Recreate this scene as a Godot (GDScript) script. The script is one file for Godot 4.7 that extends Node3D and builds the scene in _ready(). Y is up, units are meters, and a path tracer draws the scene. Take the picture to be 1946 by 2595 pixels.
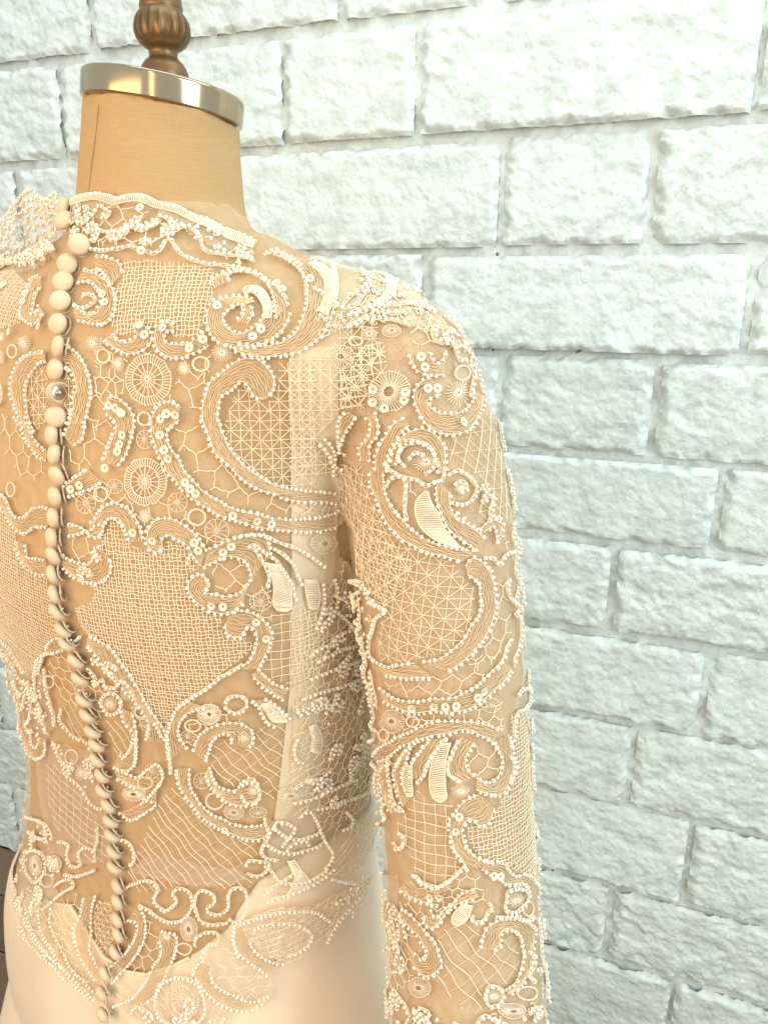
extends Node3D
# A bridal gown of beaded lace on a linen dress form, in front of a white painted brick wall.
# Lengths in metres. Body points are given relative to eye level (EYE above the floor).

const EYE := 1.40
const O := Vector3(-0.152, 0.0, -0.556)          # upright axis of the dress form
const BASE := Vector3(-0.152, -1.40, -0.556)     # its foot on the floor, relative to eye level
var RIGHT := Vector3(cos(deg_to_rad(25.0)), 0, sin(deg_to_rad(25.0)))    # the wearer's right
var BACK := Vector3(-sin(deg_to_rad(25.0)), 0, cos(deg_to_rad(25.0)))    # out of the wearer's back
const CAP_AT := Vector3(-0.1495, 0.1070, -0.5643)
var CAP_UP := Vector3(sin(deg_to_rad(9.0)), cos(deg_to_rad(9.0)), 0)

var rng := RandomNumberGenerator.new()
var M := {}
var names := {}
var dress: Node3D
var form: Node3D
var bodice: MeshInstance3D
var sleeve: MeshInstance3D
var beads := [[], []]
var bead_mesh: ArrayMesh
var sequin_mesh: ArrayMesh


# ------------------------------------------------------------------ mesh building
class Buf:
	var v := PackedVector3Array()
	var n := PackedVector3Array()
	var i := PackedInt32Array()
	func vert(p: Vector3, nn: Vector3) -> void:
		v.append(p - BASE)
		n.append(nn)
	func quad(a: int, b: int, c: int, d: int) -> void:
		i.append_array([a, b, c, a, c, d])
	func tube(pts: PackedVector3Array, r: float, sides := 4, taper := false) -> void:
		var m := pts.size()
		if m < 2:
			return
		var start := v.size()
		var up := Vector3(0.3, 0.2, 0.93)
		for k in m:
			var t := (pts[mini(k + 1, m - 1)] - pts[maxi(k - 1, 0)])
			if t.length_squared() < 1e-14:
				t = Vector3(1, 0, 0)
			t = t.normalized()
			var s := t.cross(up)
			if s.length_squared() < 1e-6:
				s = t.cross(Vector3(0, 1, 0))
			s = s.normalized()
			var w := s.cross(t)
			var rr := r
			if taper and (k == 0 or k == m - 1):
				rr = r * 0.3
			for q in sides:
				var a := TAU * q / sides
				var d := s * cos(a) + w * sin(a)
				v.append(pts[k] + d * rr - BASE)
				n.append(d)
		for k in m - 1:
			for q in sides:
				var a0 := start + k * sides + q
				var a1 := start + k * sides + (q + 1) % sides
				quad(a0, a0 + sides, a1 + sides, a1)
	func lathe(profile: Array, segs: int, at: Vector3, up: Vector3, flutes := 0, depth := 0.0, lo := 0.0, hi := 0.0) -> void:
		var x := up.cross(Vector3(0, 0, 1)).normalized()
		var z := x.cross(up).normalized()
		var m := profile.size()
		var start := v.size()
		for k in m:
			var p: Vector2 = profile[k]
			var q: Vector2 = profile[mini(k + 1, m - 1)] - profile[maxi(k - 1, 0)]
			var nr := Vector2(q.y, -q.x).normalized()
			for s in segs:
				var a := TAU * s / segs
				var d := x * cos(a) + z * sin(a)
				var rr := p.x
				var side := 0.0
				if flutes > 0 and p.y > lo and p.y < hi:
					var e := sin(PI * (p.y - lo) / (hi - lo))
					var c := absf(sin(flutes * a * 0.5))
					rr *= 1.0 + depth * e * (pow(c, 0.6) - 0.75)
					side = -cos(flutes * a * 0.5) * signf(sin(flutes * a * 0.5)) * e * 0.7
				v.append(at + d * rr + up * p.y - BASE)
				var tang := up.cross(d)
				n.append((d * nr.x + up * nr.y + tang * side * nr.x).normalized())
		for k in m - 1:
			for s in segs:
				var a0 := start + k * segs + s
				var a1 := start + k * segs + (s + 1) % segs
				quad(a0, a1, a1 + segs, a0 + segs)
	func into(mesh: ArrayMesh, mat: Material) -> ArrayMesh:
		if i.size() == 0:
			return mesh
		for t in range(0, i.size(), 3):        # front faces run clockwise
			var a := v[i[t]]
			if (v[i[t + 1]] - a).cross(v[i[t + 2]] - a).dot(n[i[t]] + n[i[t + 1]] + n[i[t + 2]]) > 0:
				var c := i[t + 1]
				i[t + 1] = i[t + 2]
				i[t + 2] = c
		var arr := []
		arr.resize(Mesh.ARRAY_MAX)
		arr[Mesh.ARRAY_VERTEX] = v
		arr[Mesh.ARRAY_NORMAL] = n
		arr[Mesh.ARRAY_INDEX] = i
		mesh.add_surface_from_arrays(Mesh.PRIMITIVE_TRIANGLES, arr)
		mesh.surface_set_material(mesh.get_surface_count() - 1, mat)
		return mesh


func numbered(called: String, parent: Node) -> String:
	var key := str(parent.get_instance_id()) + called
	var k: int = names.get(key, 0)
	names[key] = k + 1
	return called if k == 0 else "%s_%03d" % [called, k]

func put(called: String, mesh: Mesh, parent: Node, kind := "") -> MeshInstance3D:
	var o := MeshInstance3D.new()
	o.name = numbered(called, parent)
	o.mesh = mesh
	if kind:
		o.set_meta("kind", kind)
	parent.add_child(o, true)
	return o

func thing(called: String, label: String, category: String, at: Vector3) -> Node3D:
	var o := Node3D.new()
	o.name = called
	o.position = at
	o.set_meta("label", label)
	o.set_meta("category", category)
	add_child(o)
	return o

func mat(c: Color, rough := 0.6) -> StandardMaterial3D:      # c is a linear, real-world base colour
	var m := StandardMaterial3D.new()
	m.albedo_color = c.linear_to_srgb()
	m.roughness = rough
	return m

func noise(freq: float, oct := 4, kind := FastNoiseLite.TYPE_SIMPLEX_SMOOTH, s := 1) -> FastNoiseLite:
	var f := FastNoiseLite.new()
	f.noise_type = kind
	f.frequency = freq
	f.fractal_octaves = oct
	f.seed = s
	return f


# ------------------------------------------------------------------ the body surface
# height, how far the back stands out, half width to the wearer's right and left, half depth
const SLICES := [
	[-0.8000, 0.1250, 0.2000, 0.2600, 0.1500],
	[-0.6600, 0.1240, 0.1800, 0.2560, 0.1350],
	[-0.5800, 0.1150, 0.1600, 0.2380, 0.1180],
	[-0.5200, 0.1050, 0.1470, 0.2140, 0.1080],
	[-0.4600, 0.0970, 0.1430, 0.1940, 0.1000],
	[-0.4000, 0.0970, 0.1450, 0.1820, 0.0980],
	[-0.3400, 0.0990, 0.1470, 0.1810, 0.1000],
	[-0.2800, 0.1040, 0.1470, 0.1840, 0.1060],
	[-0.2000, 0.1100, 0.1470, 0.1860, 0.1120],
	[-0.1400, 0.1050, 0.1460, 0.1820, 0.1080],
	[-0.0900, 0.0970, 0.1400, 0.1720, 0.0980],
	[-0.0500, 0.0880, 0.1280, 0.1400, 0.0840],
	[-0.0200, 0.0740, 0.1000, 0.1040, 0.0660],
	[0.0050, 0.0500, 0.0550, 0.0550, 0.0400],
]
var tb := PackedFloat32Array()
var tr := PackedFloat32Array()
var tl := PackedFloat32Array()
var td := PackedFloat32Array()
const STEP := 0.002
# along the arm: right, back, height, radius
const ARM := [
	[0.1817, -0.0011, -0.0567, 0.0430],
	[0.1931, -0.0014, -0.1008, 0.0483],
	[0.2035, 0.0022, -0.1618, 0.0525],
	[0.2135, 0.0079, -0.2249, 0.0527],
	[0.2219, 0.0120, -0.2812, 0.0525],
	[0.2316, 0.0220, -0.3395, 0.0510],
	[0.2400, 0.0296, -0.3894, 0.0508],
	[0.2504, 0.0421, -0.4559, 0.0525],
	[0.2593, 0.0557, -0.5068, 0.0535],
	[0.2782, 0.0856, -0.6346, 0.0540],
]
const NECK := [
	[-0.0080, 0.0000, -0.0300, 0.0670],
	[-0.0050, -0.0030, 0.0350, 0.0580],
	[-0.0020, -0.0060, 0.0900, 0.0518],
	[0.0050, -0.0110, 0.1400, 0.0512],
]
const SHOULDERS := [
	[0.0300, 0.0000, -0.0220, 0.0550],
	[0.1500, 0.0000, -0.0490, 0.0500],
	[-0.0300, 0.0000, -0.0220, 0.0550],
	[-0.1900, 0.0000, -0.0470, 0.0500],
]
var arm_p := PackedVector3Array()
var arm_r := PackedFloat32Array()
var neck_p := PackedVector3Array()
var neck_r := PackedFloat32Array()
var sh_p := PackedVector3Array()
var sh_r := PackedFloat32Array()

func prepare_body() -> void:
	var k := SLICES.size()
	for c in 4:
		var slope := []
		for i in k:
			var a := maxi(i - 1, 0)
			var b := mini(i + 1, k - 1)
			if a == i or b == i:
				slope.append((SLICES[b][c + 1] - SLICES[a][c + 1]) / (SLICES[b][0] - SLICES[a][0]))
			else:
				var h0: float = SLICES[i][0] - SLICES[a][0]
				var h1: float = SLICES[b][0] - SLICES[i][0]
				slope.append(((SLICES[i][c + 1] - SLICES[a][c + 1]) / h0 * h1 + (SLICES[b][c + 1] - SLICES[i][c + 1]) / h1 * h0) / (h0 + h1))
		var out := PackedFloat32Array()
		var y := -0.80
		while y < 0.012:
			var i := 0
			while i < k - 2 and SLICES[i + 1][0] < y:
				i += 1
			var h: float = SLICES[i + 1][0] - SLICES[i][0]
			var t: float = clampf((y - SLICES[i][0]) / h, 0, 1)
			var v: float = SLICES[i][c + 1] * (2 * t * t * t - 3 * t * t + 1) + h * slope[i] * (t * t * t - 2 * t * t + t) + SLICES[i + 1][c + 1] * (-2 * t * t * t + 3 * t * t) + h * slope[i + 1] * (t * t * t - t * t)
			out.append(v)
			y += STEP
		if c == 0: tb = out
		elif c == 1: tr = out
		elif c == 2: tl = out
		else: td = out
	for a in ARM:
		arm_p.append(Vector3(a[0], a[2], a[1])); arm_r.append(a[3])
	for a in NECK:
		neck_p.append(Vector3(a[0], a[2], a[1])); neck_r.append(a[3])
	for a in SHOULDERS:
		sh_p.append(Vector3(a[0], a[2], a[1])); sh_r.append(a[3])

func to_form(p: Vector3) -> Vector3:       # x right, y up, z back
	var q := p - O
	return Vector3(q.dot(RIGHT), q.y, q.dot(BACK))

func from_form(q: Vector3) -> Vector3:
	return O + RIGHT * q.x + BACK * q.z + Vector3(0, q.y, 0)

func capsule(q: Vector3, a: Vector3, b: Vector3, ra: float, rb: float) -> float:
	var d := b - a
	var t := clampf((q - a).dot(d) / d.length_squared(), 0.0, 1.0)
	return q.distance_to(a + d * t) - (ra + t * (rb - ra))

func smin(a: float, b: float, k: float) -> float:
	var h := clampf(0.5 + 0.5 * (b - a) / k, 0.0, 1.0)
	return b + (a - b) * h - k * h * (1.0 - h)

func torso_d(q: Vector3) -> float:
	var f := clampf((q.y + 0.80) / STEP, 0.0, tb.size() - 1.001)
	var i := int(f)
	var t := f - i
	var a := lerpf(tr[i], tr[i + 1], t) if q.x > 0 else lerpf(tl[i], tl[i + 1], t)
	var bb := lerpf(td[i], td[i + 1], t)
	var bc := lerpf(tb[i], tb[i + 1], t) - bb
	var k := pow(pow(absf(q.x / a), 2.25) + pow(absf((q.z - bc) / bb), 2.25), 1.0 / 2.25)
	var d := (k - 1.0) * minf(a, bb)
	return maxf(d, q.y - 0.005) if q.y > 0.005 else d

func lean(y: float) -> Vector2:        # middle of the right arm and of the left arm, front to back, at one height
	var i := 0
	while i < arm_p.size() - 2 and arm_p[i + 1].y > y:
		i += 1
	var t := clampf((y - arm_p[i].y) / (arm_p[i + 1].y - arm_p[i].y), 0.0, 1.0)
	return Vector2(lerpf(arm_p[i].z, arm_p[i + 1].z, t), -0.012 + 0.42 * (y + 0.05))

func arm_d(q: Vector3) -> float:
	if absf(q.x) < 0.03:
		return 1.0
	if q.x < 0.0:
		var l := lean(q.y)
		return 0.93 * arm_d(Vector3(-q.x, q.y, q.z - l.y + l.x))
	var i := 0
	while i < arm_p.size() - 2 and arm_p[i + 1].y > q.y:
		i += 1
	var d := capsule(q, arm_p[i], arm_p[i + 1], arm_r[i], arm_r[i + 1])
	if i > 0:
		d = minf(d, capsule(q, arm_p[i - 1], arm_p[i], arm_r[i - 1], arm_r[i]))
	if i < arm_p.size() - 2:
		d = minf(d, capsule(q, arm_p[i + 1], arm_p[i + 2], arm_r[i + 1], arm_r[i + 2]))
	return d

func trunk_d(q: Vector3) -> float:
	var t := torso_d(q)
	if q.y > -0.22:
		var s := capsule(q, sh_p[0], sh_p[1], sh_r[0], sh_r[1]) if q.x > 0 else capsule(q, sh_p[2], sh_p[3], sh_r[2], sh_r[3])
		t = smin(t, s, 0.05)
		var n := capsule(q, neck_p[0], neck_p[1], neck_r[0], neck_r[1])
		if q.y > 0.0:
			n = minf(n, capsule(q, neck_p[1], neck_p[2], neck_r[1], neck_r[2]))
			n = minf(n, capsule(q, neck_p[2], neck_p[3], neck_r[2], neck_r[3]))
		t = smin(t, n, 0.020)
	return t

func surf(p: Vector3) -> float:            # about the distance to the body
	var q := to_form(p)
	return smin(trunk_d(q), arm_d(q), 0.012)

func normal_at(p: Vector3) -> Vector3:
	var e := 0.0012
	var f := surf(p)
	var g := Vector3(surf(p + Vector3(e, 0, 0)) - f, surf(p + Vector3(0, e, 0)) - f, surf(p + Vector3(0, 0, e)) - f)
	return g.normalized() if g.length_squared() > 1e-14 else BACK

func other_side(which: int, at: Array) -> Array:     # the same motif for the left half of the dress, where the right half's pattern is known
	var out := []
	for p in P(at):
		var q := to_form(p)
		if which == 0 and (q.x < 0.085 or q.y < -0.27 or absf(q.y) < 0.0) or which == 1 and q.x < 0.03:
			return []
		if which == 1:
			var l := lean(q.y)
			q.z += (l.y - l.x) * smoothstep(0.02, -0.12, q.y)
		q.x = -q.x
		p = from_form(q)
		out.append_array([int(p.x * 10000.0), int(p.y * 10000.0), int(p.z * 10000.0)])
	return out

func strays(which: int, p: Vector3) -> bool:      # lace of the sleeve that would land on the bodice, or the other way round
	var f := to_form(p)
	if f.y > -0.16:
		return false
	var d := arm_d(f) - trunk_d(f)
	return d > -0.004 if which == 1 else d < 0.004

func lift(p: Vector3) -> float:            # lace below the waist edge lies on the skirt
	var q := to_form(p)
	if q.y > -0.38 or q.x > 0.17:
		return 0.0
	var f := clampf((q.y + 0.80) / STEP, 0.0, tb.size() - 1.001)
	var i := int(f)
	var phi := rad_to_deg(atan2(q.x, q.z - tb[i] + td[i]))
	return 0.0058 * smoothstep(0.006, -0.002, q.y - top_at(phi))

func drape(p: Vector3, off: float) -> Array:       # [point on the surface raised by off, normal]
	var e := 0.0012
	var n := BACK
	off += lift(p)
	for it in 2:
		var f := surf(p)
		var g := Vector3(surf(p + Vector3(e, 0, 0)) - f, surf(p + Vector3(0, e, 0)) - f, surf(p + Vector3(0, 0, e)) - f) / e
		var l := g.length()
		if l < 1e-4:
			break
		n = g / l
		p -= n * clampf((f - off) / l, -0.02, 0.02)
	return [p, n]

func slide(p: Vector3, dir: Vector3, off: float) -> Array:   # onto the surface along dir: [point, reached]
	var e := 0.0012
	off += lift(p)
	var f := surf(p) - off
	for it in 6:
		if absf(f) < 0.0002:
			break
		var g := (surf(p + dir * e) - off - f) / e
		p -= dir * clampf(f / (g if absf(g) > 0.25 else 0.25), -0.03, 0.03)
		f = surf(p) - off
	return [p, absf(f) < 0.0012]


# ------------------------------------------------------------------ curves
func P(a: Array) -> PackedVector3Array:
	var out := PackedVector3Array()
	for k in a.size() / 3:
		out.append(Vector3(a[k * 3], a[k * 3 + 1], a[k * 3 + 2]) * 0.0001)
	return out

func spline(p: PackedVector3Array, i: int, t: float) -> Vector3:
	var a := p[maxi(i - 1, 0)]
	var b := p[i]
	var c := p[mini(i + 1, p.size() - 1)]
	var d := p[mini(i + 2, p.size() - 1)]
	return 0.5 * (2.0 * b + (c - a) * t + (2.0 * a - 5.0 * b + 4.0 * c - d) * t * t + (3.0 * b - a - 3.0 * c + d) * t * t * t)

func sampled(p: PackedVector3Array, step: float) -> PackedVector3Array:
	var out := PackedVector3Array()
	for i in p.size() - 1:
		var m := maxi(1, ceili(p[i].distance_to(p[i + 1]) / step))
		for k in m:
			out.append(spline(p, i, float(k) / m))
	out.append(p[-1])
	return out

func bead_at(which: int, p: Vector3, n: Vector3, t: Vector3) -> void:
	var s := rng.randf_range(0.80, 1.18)
	var y := (t + n * rng.randf_range(-0.5, 0.5) + n.cross(t) * rng.randf_range(-0.6, 0.6)).normalized()
	var x := y.cross(n + Vector3(0.01, 0.02, 0)).normalized()
	beads[which].append(Transform3D(Basis(x * s, y * s, x.cross(y) * s), p - BASE))

func string_beads(which: int, pts: PackedVector3Array, nrm: PackedVector3Array, out: PackedVector3Array, gap := 0.0037) -> void:
	var run := rng.randf() * gap
	for k in pts.size() - 1:
		var l := pts[k].distance_to(pts[k + 1])
		while run < l:
			var t := run / l
			var n := nrm[k]
			var side := out[k] if out.size() > 0 else Vector3()
			bead_at(which, pts[k].lerp(pts[k + 1], t) + n * rng.randf_range(0.0006, 0.0012) + side * rng.randf_range(0.0002, 0.0011), n, (pts[k + 1] - pts[k]).normalized())
			run += gap * rng.randf_range(0.78, 1.22)
		run -= l

func owner_of(which: int) -> Node:
	return sleeve if which == 1 else bodice


# ------------------------------------------------------------------ lace
func band(which: int, left: Array, right: Array) -> void:
	if other_side(which, left).size() and other_side(which, right).size():
		band(which, other_side(which, left), other_side(which, right))
	var a := P(left)
	var b := P(right)
	var la := PackedVector3Array()
	var lb := PackedVector3Array()
	var nn := PackedVector3Array()
	var wide := 0.0
	for i in a.size() - 1:
		var m := maxi(2, ceili(maxf(a[i].distance_to(a[i + 1]), b[i].distance_to(b[i + 1])) / 0.0024))
		for k in m + (1 if i == a.size() - 2 else 0):
			var t := float(k) / m
			var qa := drape(spline(a, i, t), 0.0034)
			var qb := drape(spline(b, i, t), 0.0034)
			la.append(qa[0])
			lb.append(qb[0])
			nn.append((qa[1] + qb[1]).normalized())
			wide += la[-1].distance_to(lb[-1])
	wide /= la.size()
	var cords := clampi(roundi(wide / 0.0014), 4, 9)
	var buf := Buf.new()
	var inner := Buf.new()
	var fill := Buf.new()
	var n := la.size()
	for j in cords + 1:
		var line := PackedVector3Array()
		var phase := rng.randf() * TAU
		var edge := j == 0 or j == cords
		for k in n:
			var t := clampf((j + (0.0 if edge else 0.28 * sin(phase + k * 0.9) + rng.randf_range(-0.12, 0.12))) / cords, 0.0, 1.0)
			var h := 0.0006 * sin(PI * t) + (0.0 if edge else 0.00022 * sin(phase * 2.0 + k * 1.7))
			line.append(la[k].lerp(lb[k], t) + nn[k] * h)
		if edge:
			buf.tube(line, 0.00042)
		else:
			inner.tube(line, 0.00027)
	for k in n:
		for j in 3:
			fill.vert(la[k].lerp(lb[k], j * 0.5) + nn[k] * (0.0003 if j == 1 else -0.0001), nn[k])
	for k in n - 1:
		for j in 2:
			fill.quad(k * 3 + j, k * 3 + j + 1, k * 3 + j + 4, k * 3 + j + 3)
	var mesh := ArrayMesh.new()
	buf.into(mesh, M.cord)
	inner.into(mesh, M.thread)
	fill.into(mesh, M.organza)
	put("lace_scroll", mesh, owner_of(which))
	var sa := PackedVector3Array()
	var sb := PackedVector3Array()
	for k in n:
		var d := (la[k] - lb[k])
		d = d.normalized() if d.length_squared() > 1e-9 else Vector3()
		sa.append(d)
		sb.append(-d)
	string_beads(which, la, nn, sa)
	string_beads(which, lb, nn, sb)

func satin(which: int, left: Array, right: Array) -> void:
	if other_side(which, left).size() and other_side(which, right).size():
		satin(which, other_side(which, left), other_side(which, right))
	var a := P(left)
	var b := P(right)
	var buf := Buf.new()
	var rim_a := PackedVector3Array()
	var rim_b := PackedVector3Array()
	for i in a.size() - 1:
		var m := maxi(3, ceili(maxf(a[i].distance_to(a[i + 1]), b[i].distance_to(b[i + 1])) / 0.0013))
		for k in m:
			var t := float(k) / m
			var qa := drape(spline(a, i, t), 0.0036)
			var qb := drape(spline(b, i, minf(t + 0.3 / m, 1.0)), 0.0036)
			var up: Vector3 = qa[1]
			rim_a.append(qa[0])
			rim_b.append(qb[0])
			var mid: Vector3 = (qa[0] + qb[0]) * 0.5 + up * 0.0009
			buf.tube(PackedVector3Array([qa[0], (qa[0] + mid) * 0.5 + up * 0.0006, mid, (qb[0] + mid) * 0.5 + up * 0.0006, qb[0]]), 0.00045)
	buf.tube(rim_a, 0.0006)
	buf.tube(rim_b, 0.0006)
	put("satin_leaf", buf.into(ArrayMesh.new(), M.silk), owner_of(which))

func bead_line(which: int, at: Array) -> void:
	if other_side(which, at).size():
		bead_line(which, other_side(which, at))
	var pts := PackedVector3Array()
	var nn := PackedVector3Array()
	var runs := []
	for p in sampled(P(at), 0.0026):
		var q := drape(p, 0.0036)
		if strays(which, q[0]) or pts.size() > 0 and pts[-1].distance_to(q[0]) > 0.007:
			runs.append([pts, nn])
			pts = PackedVector3Array()
			nn = PackedVector3Array()
			continue
		pts.append(q[0])
		nn.append(q[1])
	runs.append([pts, nn])
	for r in runs:
		if r[0].size() > 3:
			cord_with_beads(which, r[0], r[1])

func cord_with_beads(which: int, pts: PackedVector3Array, nn: PackedVector3Array) -> void:
	var buf := Buf.new()
	for s in 3:
		var line := PackedVector3Array()
		for k in pts.size():
			var t := (pts[mini(k + 1, pts.size() - 1)] - pts[maxi(k - 1, 0)]).normalized()
			line.append(pts[k] + nn[k].cross(t) * (0.0009 * (s - 1) + 0.0003 * sin(k * 1.3 + s * 2.0)))
		buf.tube(line, 0.00032)
	put("lace_cord", buf.into(ArrayMesh.new(), M.cord), owner_of(which))
	string_beads(which, pts, nn, PackedVector3Array())

func rosette(which: int, kind: String, at: Array) -> void:
	if other_side(which, at).size():
		rosette(which, kind, other_side(which, at))
	var p := P(at)
	var c := drape(p[0], 0.0036)
	var n: Vector3 = c[1]
	var ax := p[1] - p[0]
	var ay := p[2] - p[0]
	ax -= n * ax.dot(n)
	ay -= n * ay.dot(n)
	var buf := Buf.new()
	var spot := func(a: float, r: float, h: float) -> Vector3:
		var w: Vector3 = p[0] + ax * (cos(a) * r) + ay * (sin(a) * r)
		return drape(w, 0.0036 + h)[0]
	var circle := func(r: float, h: float, jit: float) -> PackedVector3Array:
		var l := PackedVector3Array()
		for k in 25:
			l.append(spot.call(TAU * k / 24.0, r + jit * sin(k * 2.6), h))
		return l
	var size := (ax.length() + ay.length()) * 0.5
	var thin := clampf(size / 0.011, 0.55, 1.0)
	if kind == "wheel":
		var m := 46
		for k in m:
			var a := TAU * k / m
			buf.tube(PackedVector3Array([spot.call(a, 0.66, 0.0), spot.call(a + 0.03, 0.83, 0.0008), spot.call(a + 0.05, rng.randf_range(0.95, 1.05), 0.0)]), 0.00031 * thin)
		for k in 16:
			var a := TAU * k / 16.0
			buf.tube(PackedVector3Array([spot.call(a, 0.06, 0.00031), spot.call(a, 0.4, 0.0), spot.call(a, 0.68, 0.0)]), 0.00028 * thin)
		buf.tube(circle.call(0.66, 0.0004, 0.02), 0.00031 * thin)
		buf.tube(circle.call(0.98, 0.0001, 0.03), 0.00031 * thin)
		buf.tube(circle.call(0.30, 0.0002, 0.02), 0.00023 * thin)
		buf.tube(circle.call(0.07, 0.0008, 0.02), 0.00047 * thin)
	elif kind == "sun":
		var m := clampi(int(size / 0.0003), 18, 40)
		for k in m:
			var a := TAU * k / m
			buf.tube(PackedVector3Array([spot.call(a, 0.27, 0.0002), spot.call(a + rng.randf_range(-0.03, 0.03), 0.6, 0.00055), spot.call(a + 0.04, rng.randf_range(0.9, 1.08), 0.0)]), 0.00033 * thin)
		buf.tube(circle.call(0.27, 0.0005, 0.02), 0.00039 * thin)
		buf.tube(circle.call(0.96, 0.0, 0.03), 0.00031 * thin)
	elif kind == "star":
		for k in 22:
			var a := TAU * k / 22.0
			buf.tube(PackedVector3Array([spot.call(a, 0.1, 0.00047), spot.call(a, 0.6, 0.00055), spot.call(a, rng.randf_range(0.85, 1.05), 0.0)]), 0.00039 * thin)
		buf.tube(circle.call(0.14, 0.0005, 0.03), 0.00055 * thin)
	else:
		for k in 11:
			var a := TAU * k / 11.0
			buf.tube(PackedVector3Array([spot.call(a, 0.2, 0.00031), spot.call(a, 0.6, 0.0), spot.call(a, 0.98, 0.0)]), 0.00030 * thin)
		buf.tube(circle.call(0.98, 0.0, 0.025), 0.00035 * thin)
		buf.tube(circle.call(0.22, 0.0006, 0.05), 0.00039 * thin)
		buf.tube(circle.call(0.10, 0.0009, 0.05), 0.00039 * thin)
	put("lace_rosette", buf.into(ArrayMesh.new(), M.silk), owner_of(which))

func ring(which: int, at: Array) -> void:
	if other_side(which, at).size():
		ring(which, other_side(which, at))
	var p := P(at)
	var ax := p[1] - p[0]
	var ay := p[2] - p[0]
	var buf := Buf.new()
	for s in 2:
		var l := PackedVector3Array()
		for k in 29:
			var a := TAU * k / 28.0
			var r := 0.93 + 0.12 * s + 0.05 * sin(k * 2.9 + s * 3.0)
			l.append(drape(p[0] + ax * (cos(a) * r) + ay * (sin(a) * r), 0.0036)[0])
		buf.tube(l, 0.00035)
	put("lace_ring", buf.into(ArrayMesh.new(), M.silk), owner_of(which))

func collar(low: Array, high: Array) -> void:       # the lace stand of the neckline, rising free of the form
	var a := P(low)
	var b := P(high)
	var cloth := Buf.new()
	var buf := Buf.new()
	var rim := PackedVector3Array()
	var cols := 0
	for i in a.size() - 1:
		for k in 12 + (1 if i == a.size() - 2 else 0):
			var t := k / 12.0
			var p0 := spline(a, i, t)
			var p1 := spline(b, i, t)
			var n := (BACK * 0.8 + Vector3(0, 0.3, 0)).normalized()
			rim.append(p1 + Vector3(0, 0.0016 * absf(sin(cols * 0.65)), 0))
			for j in 7:
				var s := j / 6.0
				cloth.vert(p0.lerp(rim[-1], s) + n * (0.003 * sin(PI * s) + 0.0008 * sin(cols * 0.8 + j)), n)
			cols += 1
	for i in cols - 1:
		for j in 6:
			cloth.quad(i * 7 + j, i * 7 + j + 1, i * 7 + j + 8, i * 7 + j + 7)
	var nn := PackedVector3Array()
	nn.resize(rim.size())
	nn.fill((BACK + Vector3(0, 0.4, 0)).normalized())
	buf.tube(rim, 0.0007)
	string_beads(0, rim, nn, PackedVector3Array(), 0.004)
	for r in 5:
		var line := PackedVector3Array()
		for c in cols:
			line.append(cloth.v[c * 7 + r + 1] + BASE + BACK * (0.0008 + 0.0005 * sin(c * 1.1 + r)) + Vector3(0, 0.0016 * sin(c * 0.7 + r * 1.9), 0))
		buf.tube(line, 0.0004)
		string_beads(0, line, nn, PackedVector3Array(), 0.0042)
	var mesh := ArrayMesh.new()
	cloth.into(mesh, M.veil)
	buf.into(mesh, M.cord)
	put("lace_collar", mesh, bodice)

func sequins(which: int, at: Array) -> void:
	for p in P(at):
		var q := drape(p, 0.0056)
		var n: Vector3 = (q[1] + Vector3(rng.randf_range(-0.25, 0.25), rng.randf_range(-0.25, 0.25), rng.randf_range(-0.2, 0.2))).normalized()
		var x := n.cross(Vector3(0.2, 1, 0.1)).normalized()
		var o := put("sequin", sequin_mesh, owner_of(which))
		o.transform = Transform3D(Basis(x, n, x.cross(n)), q[0] - BASE)

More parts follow.
